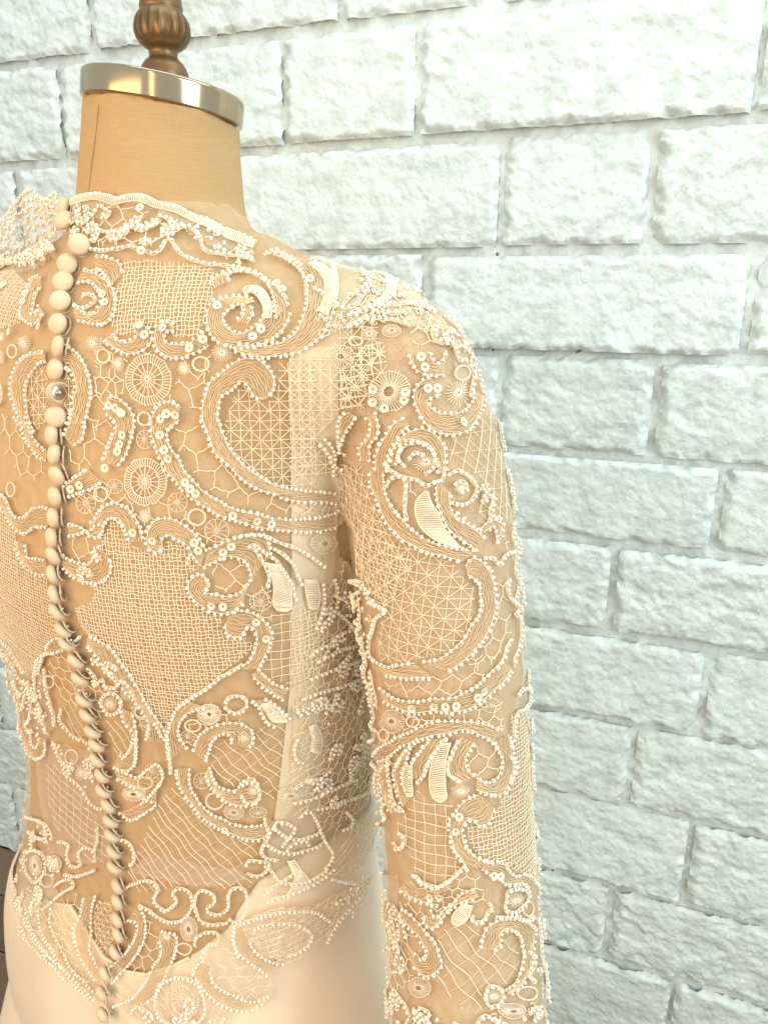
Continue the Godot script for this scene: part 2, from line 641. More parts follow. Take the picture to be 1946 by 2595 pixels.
func net(which: int, kind: String, gap_mm: float, turn: float, at: Array) -> void:
	if other_side(which, at).size():
		net(which, kind, gap_mm, -turn, other_side(which, at))
	var p := P(at)
	var n := Vector3()
	var c := Vector3()
	for q in p:
		n += normal_at(q)
		c += q
	n = n.normalized()
	c /= p.size()
	var u := Vector3(0, 1, 0).cross(n).normalized()
	var w := n.cross(u)
	var poly := PackedVector2Array()
	var box := Rect2(Vector2((p[0] - c).dot(u), (p[0] - c).dot(w)), Vector2())
	for q in p:
		var f := Vector2((q - c).dot(u), (q - c).dot(w))
		poly.append(f)
		box = box.expand(f)
	var gap := gap_mm * 0.001
	var reach := box.size.length() * 0.5 + gap
	var mid := box.get_center()
	var lines := []          # [polyline, radius]
	var fan := func(angle: float, g: float, r: float, wob: float) -> void:
		var d := Vector2(cos(angle), sin(angle))
		var s := Vector2(-d.y, d.x)
		var m := ceili(reach / g)
		for k in range(-m, m + 1):
			var l := PackedVector2Array()
			var ph := rng.randf() * TAU
			var shift := rng.randf_range(-0.18, 0.18) * g * (1.0 if wob > 0.2 else 0.3)
			var x := -reach
			while x < reach:
				l.append(mid + d * x + s * (k * g + shift + wob * g * sin(ph + x / g * 1.7) * 0.5 + rng.randf_range(-0.12, 0.12) * g * wob))
				x += minf(0.003, g * 0.9)
			lines.append([l, r])
	var a0 := deg_to_rad(turn)
	if kind == "canvas":
		fan.call(a0, gap, 0.00029, 0.32)
		fan.call(a0 + PI / 2, gap, 0.00029, 0.32)
	elif kind == "star":
		fan.call(a0, gap, 0.00028, 0.08)
		fan.call(a0 + PI / 2, gap, 0.00028, 0.08)
		fan.call(a0 + PI / 4, gap * sqrt(2.0), 0.00028, 0.05)
		fan.call(a0 - PI / 4, gap * sqrt(2.0), 0.00028, 0.05)
	elif kind == "diamond":
		fan.call(deg_to_rad(66), gap * 1.15, 0.0004, 0.06)
		fan.call(deg_to_rad(-48), gap * 0.8, 0.00022, 0.05)
		fan.call(deg_to_rad(-4), gap * 1.6, 0.0002, 0.05)
	elif kind == "grid":
		fan.call(a0, gap, 0.00033, 0.14)
		fan.call(a0 + PI / 2, gap, 0.00028, 0.1)
	elif kind == "lines":
		fan.call(a0, gap * 1.05, 0.00034, 0.3)
		fan.call(a0 + PI / 2, gap * 1.35, 0.00014, 0.08)
	else:
		var s := gap * 0.88
		var rows := ceili(box.size.y / (1.5 * s)) + 2
		var cols := ceili(box.size.x / (sqrt(3.0) * s)) + 2
		var nudge := func(v: Vector2) -> Vector2:
			var key := Vector2(roundf(v.x / s * 4.0), roundf(v.y / s * 4.0))
			var h := fposmod(sin(key.x * 12.9898 + key.y * 78.233) * 43758.5453, 1.0)
			var h2 := fposmod(sin(key.x * 39.346 + key.y * 11.135) * 24634.6345, 1.0)
			return v + Vector2(h - 0.5, h2 - 0.5) * s * 0.5
		for j in rows:
			for k in cols:
				var o := box.position + Vector2((k + (0.5 if j % 2 else 0.0)) * sqrt(3.0) * s, j * 1.5 * s)
				for e in 3:
					var b0 := deg_to_rad(30 + 60 * e)
					var b1 := deg_to_rad(90 + 60 * e)
					var v0: Vector2 = nudge.call(o + Vector2(cos(b0), sin(b0)) * s)
					var v1: Vector2 = nudge.call(o + Vector2(cos(b1), sin(b1)) * s)
					var l := PackedVector2Array()
					for q in 5:
						var t := q / 4.0
						l.append(v0.lerp(v1, t) + (v1 - v0).orthogonal() * 0.03 * sin(t * TAU * 1.5))
					lines.append([l, 0.00036])
	var buf := Buf.new()
	for l in lines:
		for piece in Geometry2D.intersect_polyline_with_polygon(l[0], poly):
			var run := PackedVector3Array()
			for f in piece:
				var q := slide(c + u * f.x + w * f.y, n, 0.0030 if kind == "hex" else 0.0028)
				if q[1] and not strays(which, q[0]) and (run.size() == 0 or run[-1].distance_to(q[0]) < 0.007):
					run.append(q[0] + n * rng.randf_range(-0.0001, 0.0002))
				else:
					buf.tube(run, l[1])
					run = PackedVector3Array()
			buf.tube(run, l[1])
	var called: String = {"canvas": "woven_net", "star": "star_net", "diamond": "diamond_net", "grid": "square_net", "lines": "thread_net", "hex": "honeycomb_net"}[kind]
	put(called, buf.into(ArrayMesh.new(), M.cord), owner_of(which))

func veil(which: int, dense: int, at: Array) -> void:       # a denser patch of sheer cloth laid on the tulle
	if other_side(which, at).size():
		veil(which, dense, other_side(which, at))
	var p := P(at)
	var n := Vector3()
	var c := Vector3()
	for q in p:
		n += normal_at(q)
		c += q
	n = n.normalized()
	c /= p.size()
	var u := Vector3(0, 1, 0).cross(n).normalized()
	var w := n.cross(u)
	var poly := PackedVector2Array()
	var box := Rect2(Vector2((p[0] - c).dot(u), (p[0] - c).dot(w)), Vector2())
	for q in p:
		var f := Vector2((q - c).dot(u), (q - c).dot(w))
		poly.append(f)
		box = box.expand(f)
	var buf := Buf.new()
	var id := {}
	var g := 0.0022
	var nx := ceili(box.size.x / g)
	var ny := ceili(box.size.y / g)
	for i in nx + 1:
		for j in ny + 1:
			var f := box.position + Vector2(i, j) * g
			if Geometry2D.is_point_in_polygon(f, poly):
				var s := slide(c + u * f.x + w * f.y, n, (0.0026 if dense else 0.0031) + 0.0004 * sin(i * 0.9 + 2.0 * sin(j * 0.35)))
				if s[1]:
					id[i * 4096 + j] = buf.v.size()
					buf.vert(s[0], normal_at(s[0]))
	for i in nx:
		for j in ny:
			var k := i * 4096 + j
			if id.has(k) and id.has(k + 1) and id.has(k + 4096) and id.has(k + 4097):
				buf.quad(id[k], id[k + 4096], id[k + 4097], id[k + 1])
	put("sheer_patch", buf.into(ArrayMesh.new(), M.lining if dense else M.veil), owner_of(which))

func filigree(which: int, count: int, at: Array) -> void:     # small beaded scrolls scattered over a patch
	if other_side(which, at).size():
		filigree(which, count, other_side(which, at))
	var p := P(at)
	var n := Vector3()
	var c := Vector3()
	for q in p:
		n += normal_at(q)
		c += q
	n = n.normalized()
	c /= p.size()
	var u := Vector3(0, 1, 0).cross(n).normalized()
	var w := n.cross(u)
	var poly := PackedVector2Array()
	var box := Rect2(Vector2((p[0] - c).dot(u), (p[0] - c).dot(w)), Vector2())
	for q in p:
		var f := Vector2((q - c).dot(u), (q - c).dot(w))
		poly.append(f)
		box = box.expand(f)
	var made := 0
	var tries := 0
	var taken := []
	while made < count and tries < count * 40:
		tries += 1
		var f := box.position + Vector2(rng.randf(), rng.randf()) * box.size
		if not Geometry2D.is_point_in_polygon(f, poly):
			continue
		var free := true
		for o in taken:
			if f.distance_to(o) < 0.0105:
				free = false
		if not free:
			continue
		taken.append(f)
		made += 1
		var dir := rng.randf() * TAU
		var hand := 1.0 if rng.randf() < 0.5 else -1.0
		var r0 := rng.randf_range(0.0045, 0.0075)
		var turns := rng.randf_range(3.4, 5.6)
		var tail := rng.randf_range(0.006, 0.014)
		var flat := PackedVector2Array()
		for k in 14:
			var s := k / 13.0
			var a := dir + hand * turns * (1.0 - s)
			flat.append(Vector2(cos(a), sin(a)) * r0 * (0.3 + 0.7 * s))
		var d0 := Vector2(cos(dir), sin(dir))
		var out := d0.orthogonal() * -hand
		for k in 5:
			var s := (k + 1) / 5.0
			flat.append(d0 * (r0 + tail * 0.35 * s * s) + out * -1.0 * tail * s)
		var buf := Buf.new()
		for strand in 4:
			var line := PackedVector3Array()
			for k in flat.size():
				var tg := (flat[mini(k + 1, flat.size() - 1)] - flat[maxi(k - 1, 0)]).normalized()
				var wv := (strand - 1.5) * 0.00085 * (0.6 + 0.8 * sin(PI * k / flat.size()))
				var g := f + flat[k] + tg.orthogonal() * (wv + rng.randf_range(-0.0001, 0.0001))
				var s := slide(c + u * g.x + w * g.y, n, 0.0036)
				if s[1] and not strays(which, s[0]) and Geometry2D.is_point_in_polygon(g, poly) and (line.size() == 0 or line[-1].distance_to(s[0]) < 0.006):
					line.append(s[0])
			if line.size() < 3:
				continue
			buf.tube(line, 0.0004)
			if strand == 0 or strand == 3:
				var nn := PackedVector3Array()
				nn.resize(line.size())
				nn.fill(n)
				string_beads(which, line, nn, PackedVector3Array(), 0.0036)
		if buf.i.size() > 0:
			put("lace_scroll", buf.into(ArrayMesh.new(), M.cord), owner_of(which))

func scatter(which: int, count: int, at: Array) -> void:
	if other_side(which, at).size():
		scatter(which, count, other_side(which, at))
	var p := P(at)
	var n := Vector3()
	var c := Vector3()
	for q in p:
		n += normal_at(q)
		c += q
	n = n.normalized()
	c /= p.size()
	var u := Vector3(0, 1, 0).cross(n).normalized()
	var w := n.cross(u)
	var poly := PackedVector2Array()
	var box := Rect2(Vector2((p[0] - c).dot(u), (p[0] - c).dot(w)), Vector2())
	for q in p:
		var f := Vector2((q - c).dot(u), (q - c).dot(w))
		poly.append(f)
		box = box.expand(f)
	var buf := Buf.new()
	var tries := 0
	var made := 0
	while made < count and tries < count * 12:
		tries += 1
		var f := box.position + Vector2(rng.randf(), rng.randf()) * box.size
		if not Geometry2D.is_point_in_polygon(f, poly):
			continue
		var q := slide(c + u * f.x + w * f.y, n, 0.0044)
		if not q[1] or strays(which, q[0]):
			continue
		made += 1
		var a := rng.randf() * TAU
		bead_at(which, q[0], n, u * cos(a) + w * sin(a))
		if made % 5 < 3:          # a curl of cord round the bead
			var line := PackedVector3Array()
			var r := rng.randf_range(0.0014, 0.0034)
			var sweep := rng.randf_range(1.2, 3.6)
			for k in 9:
				var b := a + sweep * k / 8.0
				var rr := r * (1.0 + 0.06 * k)
				var s := slide(c + u * (f.x + rr * cos(b)) + w * (f.y + rr * sin(b)), n, 0.0036)
				if s[1] and (line.size() == 0 or line[-1].distance_to(s[0]) < 0.005):
					line.append(s[0])
			buf.tube(line, 0.00034)
	put("tangled_cord", buf.into(ArrayMesh.new(), M.cord), owner_of(which), "stuff")


# ------------------------------------------------------------------ continuous body mesh (surface nets)
func body_mesh() -> Array:         # [vertices, indices]
	var h := 0.0065
	var lo := Vector3(-0.345, -0.66, -0.36)
	var nx := 108
	var ny := 134
	var nz := 77
	var field := PackedFloat32Array()
	field.resize(nx * ny * nz)
	var cap_f := to_form(CAP_AT)
	var cap_n := Vector3(CAP_UP.dot(RIGHT), CAP_UP.y, CAP_UP.dot(BACK))
	var val := func(q: Vector3) -> float:
		var d := smin(trunk_d(q), arm_d(q), 0.012)
		if q.y > 0.05:
			d = maxf(d, (q - cap_f).dot(cap_n))
		if q.y < -0.62:
			d = maxf(d, -0.64 - q.y)
		return d
	for bx in ceili(nx / 4.0):
		for by in ceili(ny / 4.0):
			for bz in ceili(nz / 4.0):
				var mid: float = val.call(lo + Vector3(bx * 4 + 1.5, by * 4 + 1.5, bz * 4 + 1.5) * h)
				var near := absf(mid) < 0.045
				for i in range(bx * 4, mini(bx * 4 + 4, nx)):
					for j in range(by * 4, mini(by * 4 + 4, ny)):
						for k in range(bz * 4, mini(bz * 4 + 4, nz)):
							field[(i * ny + j) * nz + k] = val.call(lo + Vector3(i, j, k) * h) if near else mid
	var verts := PackedVector3Array()
	var index := PackedInt32Array()
	var at := {}
	var step := [Vector3i(0, 0, 0), Vector3i(1, 0, 0), Vector3i(0, 1, 0), Vector3i(1, 1, 0), Vector3i(0, 0, 1), Vector3i(1, 0, 1), Vector3i(0, 1, 1), Vector3i(1, 1, 1)]
	var edges := [[0, 1], [2, 3], [4, 5], [6, 7], [0, 2], [1, 3], [4, 6], [5, 7], [0, 4], [1, 5], [2, 6], [3, 7]]
	for i in nx - 1:
		for j in ny - 1:
			for k in nz - 1:
				var id := (i * ny + j) * nz + k
				var f0 := field[id]
				var same := true
				var s0 := f0 < 0
				if (field[id + 1] < 0) != s0 or (field[id + nz] < 0) != s0 or (field[id + nz + 1] < 0) != s0:
					same = false
				else:
					var id2 := id + ny * nz
					if (field[id2] < 0) != s0 or (field[id2 + 1] < 0) != s0 or (field[id2 + nz] < 0) != s0 or (field[id2 + nz + 1] < 0) != s0:
						same = false
				if same:
					continue
				var sum := Vector3()
				var cnt := 0
				var vals := []
				for s in step:
					vals.append(field[((i + s.x) * ny + j + s.y) * nz + k + s.z])
				for e in edges:
					var a: float = vals[e[0]]
					var b: float = vals[e[1]]
					if (a < 0) != (b < 0):
						sum += Vector3(step[e[0]]).lerp(Vector3(step[e[1]]), a / (a - b))
						cnt += 1
				at[id] = verts.size()
				verts.append(from_form(lo + (Vector3(i, j, k) + sum / cnt) * h))
	for i in range(1, nx - 1):
		for j in range(1, ny - 1):
			for k in range(1, nz - 1):
				var id := (i * ny + j) * nz + k
				var s := field[id] < 0
				var sx := ny * nz
				for ax in 3:
					var d: int = [sx, nz, 1][ax]
					if (field[id + d] < 0) == s:
						continue
					var p: int = [nz, 1, sx][ax]
					var q: int = [1, sx, nz][ax]
					if not (at.has(id) and at.has(id - p) and at.has(id - q) and at.has(id - p - q)):
						continue
					var a: int = at[id]
					var b: int = at[id - p]
					var c: int = at[id - p - q]
					var e: int = at[id - q]
					if s:
						index.append_array([a, b, c, a, c, e])
					else:
						index.append_array([a, c, b, a, e, c])
	return [verts, index]


# ------------------------------------------------------------------ setting
func wall_point() -> Transform3D:
	var u := Vector3(2.7, 0, 1.0).normalized()
	return Transform3D(Basis(u, Vector3(0, 1, 0), Vector3(-u.z, 0, u.x)), Vector3(-0.75, 0, -1.5))

func grid_mesh(nx: int, ny: int, size: Vector2, height: Callable, m: Material) -> ArrayMesh:
	var v := PackedVector3Array()
	var n := PackedVector3Array()
	var idx := PackedInt32Array()
	var hs := PackedFloat32Array()
	for j in ny + 1:
		for i in nx + 1:
			hs.append(height.call(size.x * i / nx, size.y * j / ny))
	for j in ny + 1:
		for i in nx + 1:
			var at := j * (nx + 1) + i
			v.append(Vector3(size.x * i / nx, size.y * j / ny, hs[at]))
			var dx := (hs[at + 1] if i < nx else hs[at]) - (hs[at - 1] if i > 0 else hs[at])
			var dy := (hs[at + nx + 1] if j < ny else hs[at]) - (hs[at - nx - 1] if j > 0 else hs[at])
			n.append(Vector3(-dx / (2.0 * size.x / nx), -dy / (2.0 * size.y / ny), 1).normalized())
	for j in ny:
		for i in nx:
			var a := j * (nx + 1) + i
			idx.append_array([a, a + nx + 1, a + nx + 2, a, a + nx + 2, a + 1])
	var arr := []
	arr.resize(Mesh.ARRAY_MAX)
	arr[Mesh.ARRAY_VERTEX] = v
	arr[Mesh.ARRAY_NORMAL] = n
	arr[Mesh.ARRAY_INDEX] = idx
	var mesh := ArrayMesh.new()
	mesh.add_surface_from_arrays(Mesh.PRIMITIVE_TRIANGLES, arr)
	mesh.surface_set_material(0, m)
	return mesh

func build_wall() -> void:
	var wall := thing("brick_wall", "rough white painted brick wall behind the lace dress", "wall", Vector3())
	wall.transform = wall_point()
	var big := noise(9.0, 3, FastNoiseLite.TYPE_SIMPLEX_SMOOTH, 11)
	var rough := noise(13.0, 4, FastNoiseLite.TYPE_SIMPLEX_SMOOTH, 5)
	rough.domain_warp_enabled = true
	rough.domain_warp_amplitude = 0.035
	rough.domain_warp_frequency = 14.0
	var flake := noise(30.0, 3, FastNoiseLite.TYPE_SIMPLEX_SMOOTH, 31)
	flake.domain_warp_enabled = true
	flake.domain_warp_amplitude = 0.02
	flake.domain_warp_frequency = 25.0
	var grit := noise(75.0, 3, FastNoiseLite.TYPE_SIMPLEX, 8)
	var chip := noise(38.0, 3, FastNoiseLite.TYPE_SIMPLEX_SMOOTH, 21)
	var rows := [0.80, 0.65, 0.50, 0.352, 0.198, 0.044, -0.1005, -0.2485, -0.384, -0.537, -0.691, -0.852, -1.023, -1.19, -1.40]
	var joints := [
		[0.30, 0.74, 0.95, 1.40], [0.08, 0.52, 0.74, 1.18, 1.62], [-0.14, 0.301, 0.74, 0.959, 1.40], [-0.22, 0.219, 0.643, 0.855, 1.297, 1.52],
		[-0.34, 0.10, 0.54, 0.983, 1.185, 1.62], [-0.02, 0.43, 0.872, 1.323, 1.54], [0.12, 0.55, 0.994, 1.218, 1.66], [0.0, 0.44, 0.88, 1.32, 1.54],
		[0.10, 0.53, 0.96, 1.185, 1.62], [0.03, 0.47, 0.90, 1.339, 1.55], [0.14, 0.58, 1.02, 1.243, 1.68], [0.05, 0.48, 0.91, 1.348, 1.56],
		[0.12, 0.57, 1.02, 1.237, 1.67], [0.04, 0.48, 0.92, 1.358, 1.57]]
	# mortar: one sheet behind the bricks, a solid wall behind it
	var mortar_h := func(x: float, y: float) -> float:
		return 0.0015 * big.get_noise_2d(x * 3.0, y * 3.0) + 0.0022 * chip.get_noise_2d(x * 1.3 + 7.0, y * 1.3) + 0.001 * grit.get_noise_2d(x, y)
	var back := put("mortar", grid_mesh(640, 330, Vector2(4.9, 2.25), mortar_h, M.paint), wall)
	back.position = Vector3(-2.75, 0.0, 0.004)
	var solid := BoxMesh.new()
	solid.size = Vector3(4.9, 2.25, 0.2)
	solid.material = M.paint
	var core := put("wall_core", solid, wall)
	core.position = Vector3(-0.3, 1.125, -0.105)
	for r in joints.size():
		var top: float = rows[r] + EYE - 0.0140
		var low: float = rows[r + 1] + EYE
		var js: Array = joints[r] + [2.1]
		while js[0] > -2.2:
			js = [js[0] - (0.43 if js.size() % 3 else 0.215)] + js
		js = [-2.7] + js
		for k in js.size() - 1:
			var x0: float = js[k] + 0.0045 + rng.randf_range(-0.002, 0.003)
			var x1: float = js[k + 1] - 0.0055 + rng.randf_range(-0.003, 0.002)
			var y0 := low + rng.randf_range(-0.003, 0.002)
			var y1 := top + rng.randf_range(-0.003, 0.003)
			var sx := x1 - x0
			var sy := y1 - y0
			var tilt_x := rng.randf_range(-0.006, 0.006)
			var tilt_y := rng.randf_range(-0.012, 0.004)
			var proud := rng.randf_range(0.0088, 0.0138)
			var craggy := rng.randf_range(0.4, 1.25)
			var off := Vector2(rng.randf() * 50.0, rng.randf() * 50.0)
			var shape := func(x: float, y: float) -> float:
				var wob := 0.0100 * chip.get_noise_2d(off.x + x * 0.6, off.y + y * 0.8) + 0.002 * grit.get_noise_2d(off.x + x * 0.8, y * 0.8)
				var ex := minf(x, sx - x) + wob
				var ey := minf(y + 0.001, sy - y) + wob
				var round_off := 0.012 - minf(ex, 0.012)
				var round_y := 0.010 - minf(ey, 0.010)
				var e := 0.0135 - sqrt(round_off * round_off + round_y * round_y)
				var edge := smoothstep(-0.006, 0.0115, e)
				var cr := rough.get_noise_2d(off.x + x * 0.75 + y * 0.35, off.y + y * 1.35 - x * 0.25)
				var hh := proud + tilt_x * (x / sx - 0.5) + tilt_y * (y / sy - 0.5)
				var fl := flake.get_noise_2d(off.y + x * 0.8 + y * 0.5, off.x + y * 1.3 - x * 0.3)
				hh -= craggy * (0.0023 * smoothstep(0.06, 0.2, cr) + 0.0007 * smoothstep(-0.32, -0.15, cr) + 0.0014 * smoothstep(0.14, 0.27, fl))
				hh += 0.0022 + 0.0012 * big.get_noise_2d(off.x + x, off.y + y) + 0.0005 * grit.get_noise_2d(off.x + x, off.y + y) + 0.0008 * cr
				return lerpf(-0.003, hh, edge)
			var seen := x1 > -0.4 and x0 < 1.75
			var g := 0.0038 if seen else 0.012
			var o := put("brick", grid_mesh(ceili(sx / g), ceili(sy / g), Vector2(sx, sy), shape, M.paint), wall)
			o.position = Vector3(x0, y0, 0.003)

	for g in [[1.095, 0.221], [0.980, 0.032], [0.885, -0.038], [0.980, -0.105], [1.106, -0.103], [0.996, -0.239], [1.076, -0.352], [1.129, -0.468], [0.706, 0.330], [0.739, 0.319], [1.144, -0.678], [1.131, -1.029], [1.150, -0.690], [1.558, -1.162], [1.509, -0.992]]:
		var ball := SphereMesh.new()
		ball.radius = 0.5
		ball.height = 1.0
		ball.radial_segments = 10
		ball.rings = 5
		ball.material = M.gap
		var o := put("pit_shade", ball, wall)  # raised dark blob, its colour standing in for the shade inside a pit
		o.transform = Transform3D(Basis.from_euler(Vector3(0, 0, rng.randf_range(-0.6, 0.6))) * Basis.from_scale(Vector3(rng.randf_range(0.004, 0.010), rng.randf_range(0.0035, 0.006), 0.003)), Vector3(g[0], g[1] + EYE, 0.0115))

func build_floor() -> void:
	var fl := Node3D.new()
	fl.name = "floor"
	fl.set_meta("kind", "structure")
	fl.set_meta("label", "dark brown wood plank floor at the foot of the brick wall")
	add_child(fl)
	var base := BoxMesh.new()
	base.size = Vector3(8.0, 0.1, 6.0)
	base.material = M.wood_dark
	var under := put("subfloor", base, fl)
	under.position = Vector3(0, -0.072, -0.3)
	var w := wall_point()
	for k in 22:
		var x := -2.2
		var row := 0
		while x < 2.4:
			var l := 1.25 if row > 0 else 0.5 + 0.37 * ((k * 3) % 3)
			var b := BoxMesh.new()
			b.size = Vector3(l - 0.003, 0.018, 0.117)
			b.material = [M.wood_a, M.wood_b, M.wood_c][(k * 2 + row) % 3]
			var o := put("floor_plank", b, fl)
			o.transform = w * Transform3D(Basis(), Vector3(x + l * 0.5 - 0.3, -0.009, 0.075 + k * 0.12))
			x += l
			row += 1


# ------------------------------------------------------------------ dress form
func build_form() -> void:
	form = thing("dress_form", "beige linen dress form with metal neck band and turned bronze finial, inside the lace dress", "mannequin", Vector3(BASE.x, 0, BASE.z))
	var vm := body_mesh()
	var vs: PackedVector3Array = vm[0]
	var buf := Buf.new()
	for p in vs:
		buf.vert(p, normal_at(p))
	buf.i = vm[1]
	put("linen_body", buf.into(ArrayMesh.new(), M.linen), form)
	# the sheer tulle of the dress: the same surface a few millimetres out, below the neckline
	var shells := [Buf.new(), Buf.new(), Buf.new()]
	var ids := [{}, {}, {}]
	var idx: PackedInt32Array = vm[1]
	for t in idx.size() / 3:
		var ok := true
		var arm := 0
		for c in 3:
			var q := to_form(vs[idx[t * 3 + c]])
			if q.y > 0.046 - 0.28 * maxf(0.0, -q.z) or q.y < -0.63:
				ok = false
			if arm_d(q) < trunk_d(q):
				arm += 1
		if not ok:
			continue
		var w := 0
		if arm >= 2:
			w = 1 if to_form(vs[idx[t * 3]]).x > 0 else 2
		for c in 3:
			var k := idx[t * 3 + c]
			if not ids[w].has(k):
				ids[w][k] = shells[w].v.size()
				shells[w].vert(buf.v[k] + BASE + buf.n[k] * 0.0022, buf.n[k])
			shells[w].i.append(ids[w][k])
	bodice = put("sheer_bodice", shells[0].into(ArrayMesh.new(), M.tulle), dress)
	sleeve = put("sheer_sleeve", shells[1].into(ArrayMesh.new(), M.tulle_sleeve), dress)
	put("sheer_sleeve", shells[2].into(ArrayMesh.new(), M.tulle_sleeve), dress)
	# seams of the linen
	for s in [[-1776,1023,-5190,-1810,857,-5184,-1850,697,-5177,-1898,486,-5160], [-1449,464,-5039,-1299,434,-5065,-1206,418,-5101,-1120,390,-5140,-1020,349,-5180,-940,303,-5170]]:
		var line := PackedVector3Array()
		for p in sampled(P(s), 0.004):
			line.append(drape(p, 0.0)[0])
		var b := Buf.new()
		b.tube(line, 0.00032)
		put("neck_seam", b.into(ArrayMesh.new(), M.seam), form)
	# metal band round the top of the neck, its plate and the finial
	var band_buf := Buf.new()
	band_buf.lathe([Vector2(0.0469, -0.001), Vector2(0.0525, -0.0008), Vector2(0.0528, 0.0002), Vector2(0.0529, 0.006), Vector2(0.0529, 0.0125), Vector2(0.0526, 0.0142), Vector2(0.0515, 0.0151), Vector2(0.0501, 0.0154), Vector2(0.0500, 0.0149)], 96, CAP_AT, CAP_UP)
	put("neck_band", band_buf.into(ArrayMesh.new(), M.nickel), form)
	var plate := Buf.new()
	plate.lathe([Vector2(0.0500, 0.0149), Vector2(0.030, 0.0151), Vector2(0.0001, 0.0152)], 64, CAP_AT, CAP_UP)
	put("neck_plate", plate.into(ArrayMesh.new(), M.nickel), form)
	var prof := [Vector2(0.0150, 0.0), Vector2(0.0158, 0.002), Vector2(0.0161, 0.005), Vector2(0.0157, 0.008), Vector2(0.0145, 0.0115), Vector2(0.0125, 0.0143), Vector2(0.0105, 0.0160), Vector2(0.0094, 0.0172), Vector2(0.0092, 0.0196), Vector2(0.0097, 0.0212), Vector2(0.0110, 0.0222), Vector2(0.0125, 0.0230), Vector2(0.0152, 0.0252), Vector2(0.0171, 0.0282), Vector2(0.0180, 0.0318), Vector2(0.0180, 0.0350), Vector2(0.0172, 0.0385), Vector2(0.0158, 0.0412), Vector2(0.0142, 0.0432), Vector2(0.0134, 0.0442), Vector2(0.0138, 0.0452), Vector2(0.0140, 0.0462), Vector2(0.0136, 0.0475), Vector2(0.0128, 0.054), Vector2(0.0116, 0.066), Vector2(0.0108, 0.078), Vector2(0.0125, 0.084), Vector2(0.0110, 0.092), Vector2(0.0060, 0.099), Vector2(0.0001, 0.101)]
	var fin := Buf.new()
	fin.lathe(prof, 160, CAP_AT + CAP_UP * 0.0152 + Vector3(0.0, 0.0, 0.0), Vector3(0.03, 1, 0).normalized(), 18, 0.085, 0.0235, 0.0435)
	put("finial", fin.into(ArrayMesh.new(), M.bronze), form)


# ------------------------------------------------------------------ dress
const TOPLINE := [-66.5,-559,-52.5,-523,-36.2,-503,-29.4,-512,-16.7,-531,-6.6,-533,6.1,-526,18.4,-510,29.4,-494,41.4,-470,46.2,-450,52.9,-427,60.6,-417,70.7,-407,81.3,-404]        # round the body from the back seam, degrees and height of the skirt's top edge in mm

func top_at(phi: float) -> float:
	var n := TOPLINE.size() / 2
	if phi <= TOPLINE[0]:
		return lerpf(TOPLINE[1], -540.0, clampf((TOPLINE[0] - phi) / 60.0, 0, 1)) * 0.001
	if phi >= TOPLINE[(n - 1) * 2]:
		return lerpf(TOPLINE[n * 2 - 1], -540.0, clampf((phi - TOPLINE[(n - 1) * 2]) / 150.0, 0, 1)) * 0.001
	for k in n - 1:
		if phi <= TOPLINE[k * 2 + 2]:
			var t: float = (phi - TOPLINE[k * 2]) / (TOPLINE[k * 2 + 2] - TOPLINE[k * 2])
			return lerpf(TOPLINE[k * 2 + 1], TOPLINE[k * 2 + 3], t) * 0.001
	return -0.5

func skirt_point(phi: float, y: float, out: float) -> Vector3:
	var yy := maxf(y, -0.70)
	var f := clampf((yy + 0.80) / STEP, 0.0, tb.size() - 1.001)
	var i := int(f)
	var a := tr[i] if sin(phi) > 0 else tl[i]
	var bb := td[i]
	var bc := tb[i] - bb
	var flare := maxf(0.0, -0.70 - y)
	var k := pow(pow(absf(sin(phi) / a), 2.25) + pow(absf(cos(phi) / bb), 2.25), -1.0 / 2.25)
	var fold := 0.012 * minf(1.0, flare * 3.0) * sin(phi * 9.0) + 0.0034 * sin(phi * 9.0 + 1.0) * smoothstep(-0.5, -0.62, y)
	k += out + flare * 0.32 + fold
	return from_form(Vector3(sin(phi) * k, y, bc + cos(phi) * k))

func build_skirt() -> void:
	var buf := Buf.new()
	var nphi := 220
	var ny := 70
	for i in nphi + 1:
		var phi := -PI + TAU * i / nphi
		var top := top_at(rad_to_deg(phi))
		for j in ny + 1:
			var t := float(j) / ny
			var y := lerpf(top, -1.392, t * t)
			var p := skirt_point(phi, y, 0.0040 if j > 0 else 0.0012)
			var pa := skirt_point(phi + 0.012, y, 0.0040)
			var pb := skirt_point(phi, y - 0.004, 0.0040)
			var pc := skirt_point(phi, y, 0.0040)
			buf.vert(p, (pc - pb).cross(pa - pc).normalized() * -1.0)
	for i in nphi:
		for j in ny:
			var a := i * (ny + 1) + j
			buf.quad(a, a + ny + 1, a + ny + 2, a + 1)
	var skirt := put("skirt", buf.into(ArrayMesh.new(), M.satin), dress)
	var hem := PackedVector3Array()
	for i in 121:
		var d := -66.0 + 92.0 * i / 120.0
		hem.append(skirt_point(deg_to_rad(d), top_at(d), 0.0033))
	var b := Buf.new()
	b.tube(hem, 0.0014, 8)
	put("waist_piping", b.into(ArrayMesh.new(), M.satin), skirt)
	for s in [[-14.0, -0.541], [17.0, -0.520]]:
		var line := PackedVector3Array()
		for k in 40:
			line.append(skirt_point(deg_to_rad(s[0]), lerpf(s[1], -1.385, k / 39.0), 0.0041))
		var c := Buf.new()
		c.tube(line, 0.0005)
		put("skirt_seam", c.into(ArrayMesh.new(), M.seam_pale), skirt)

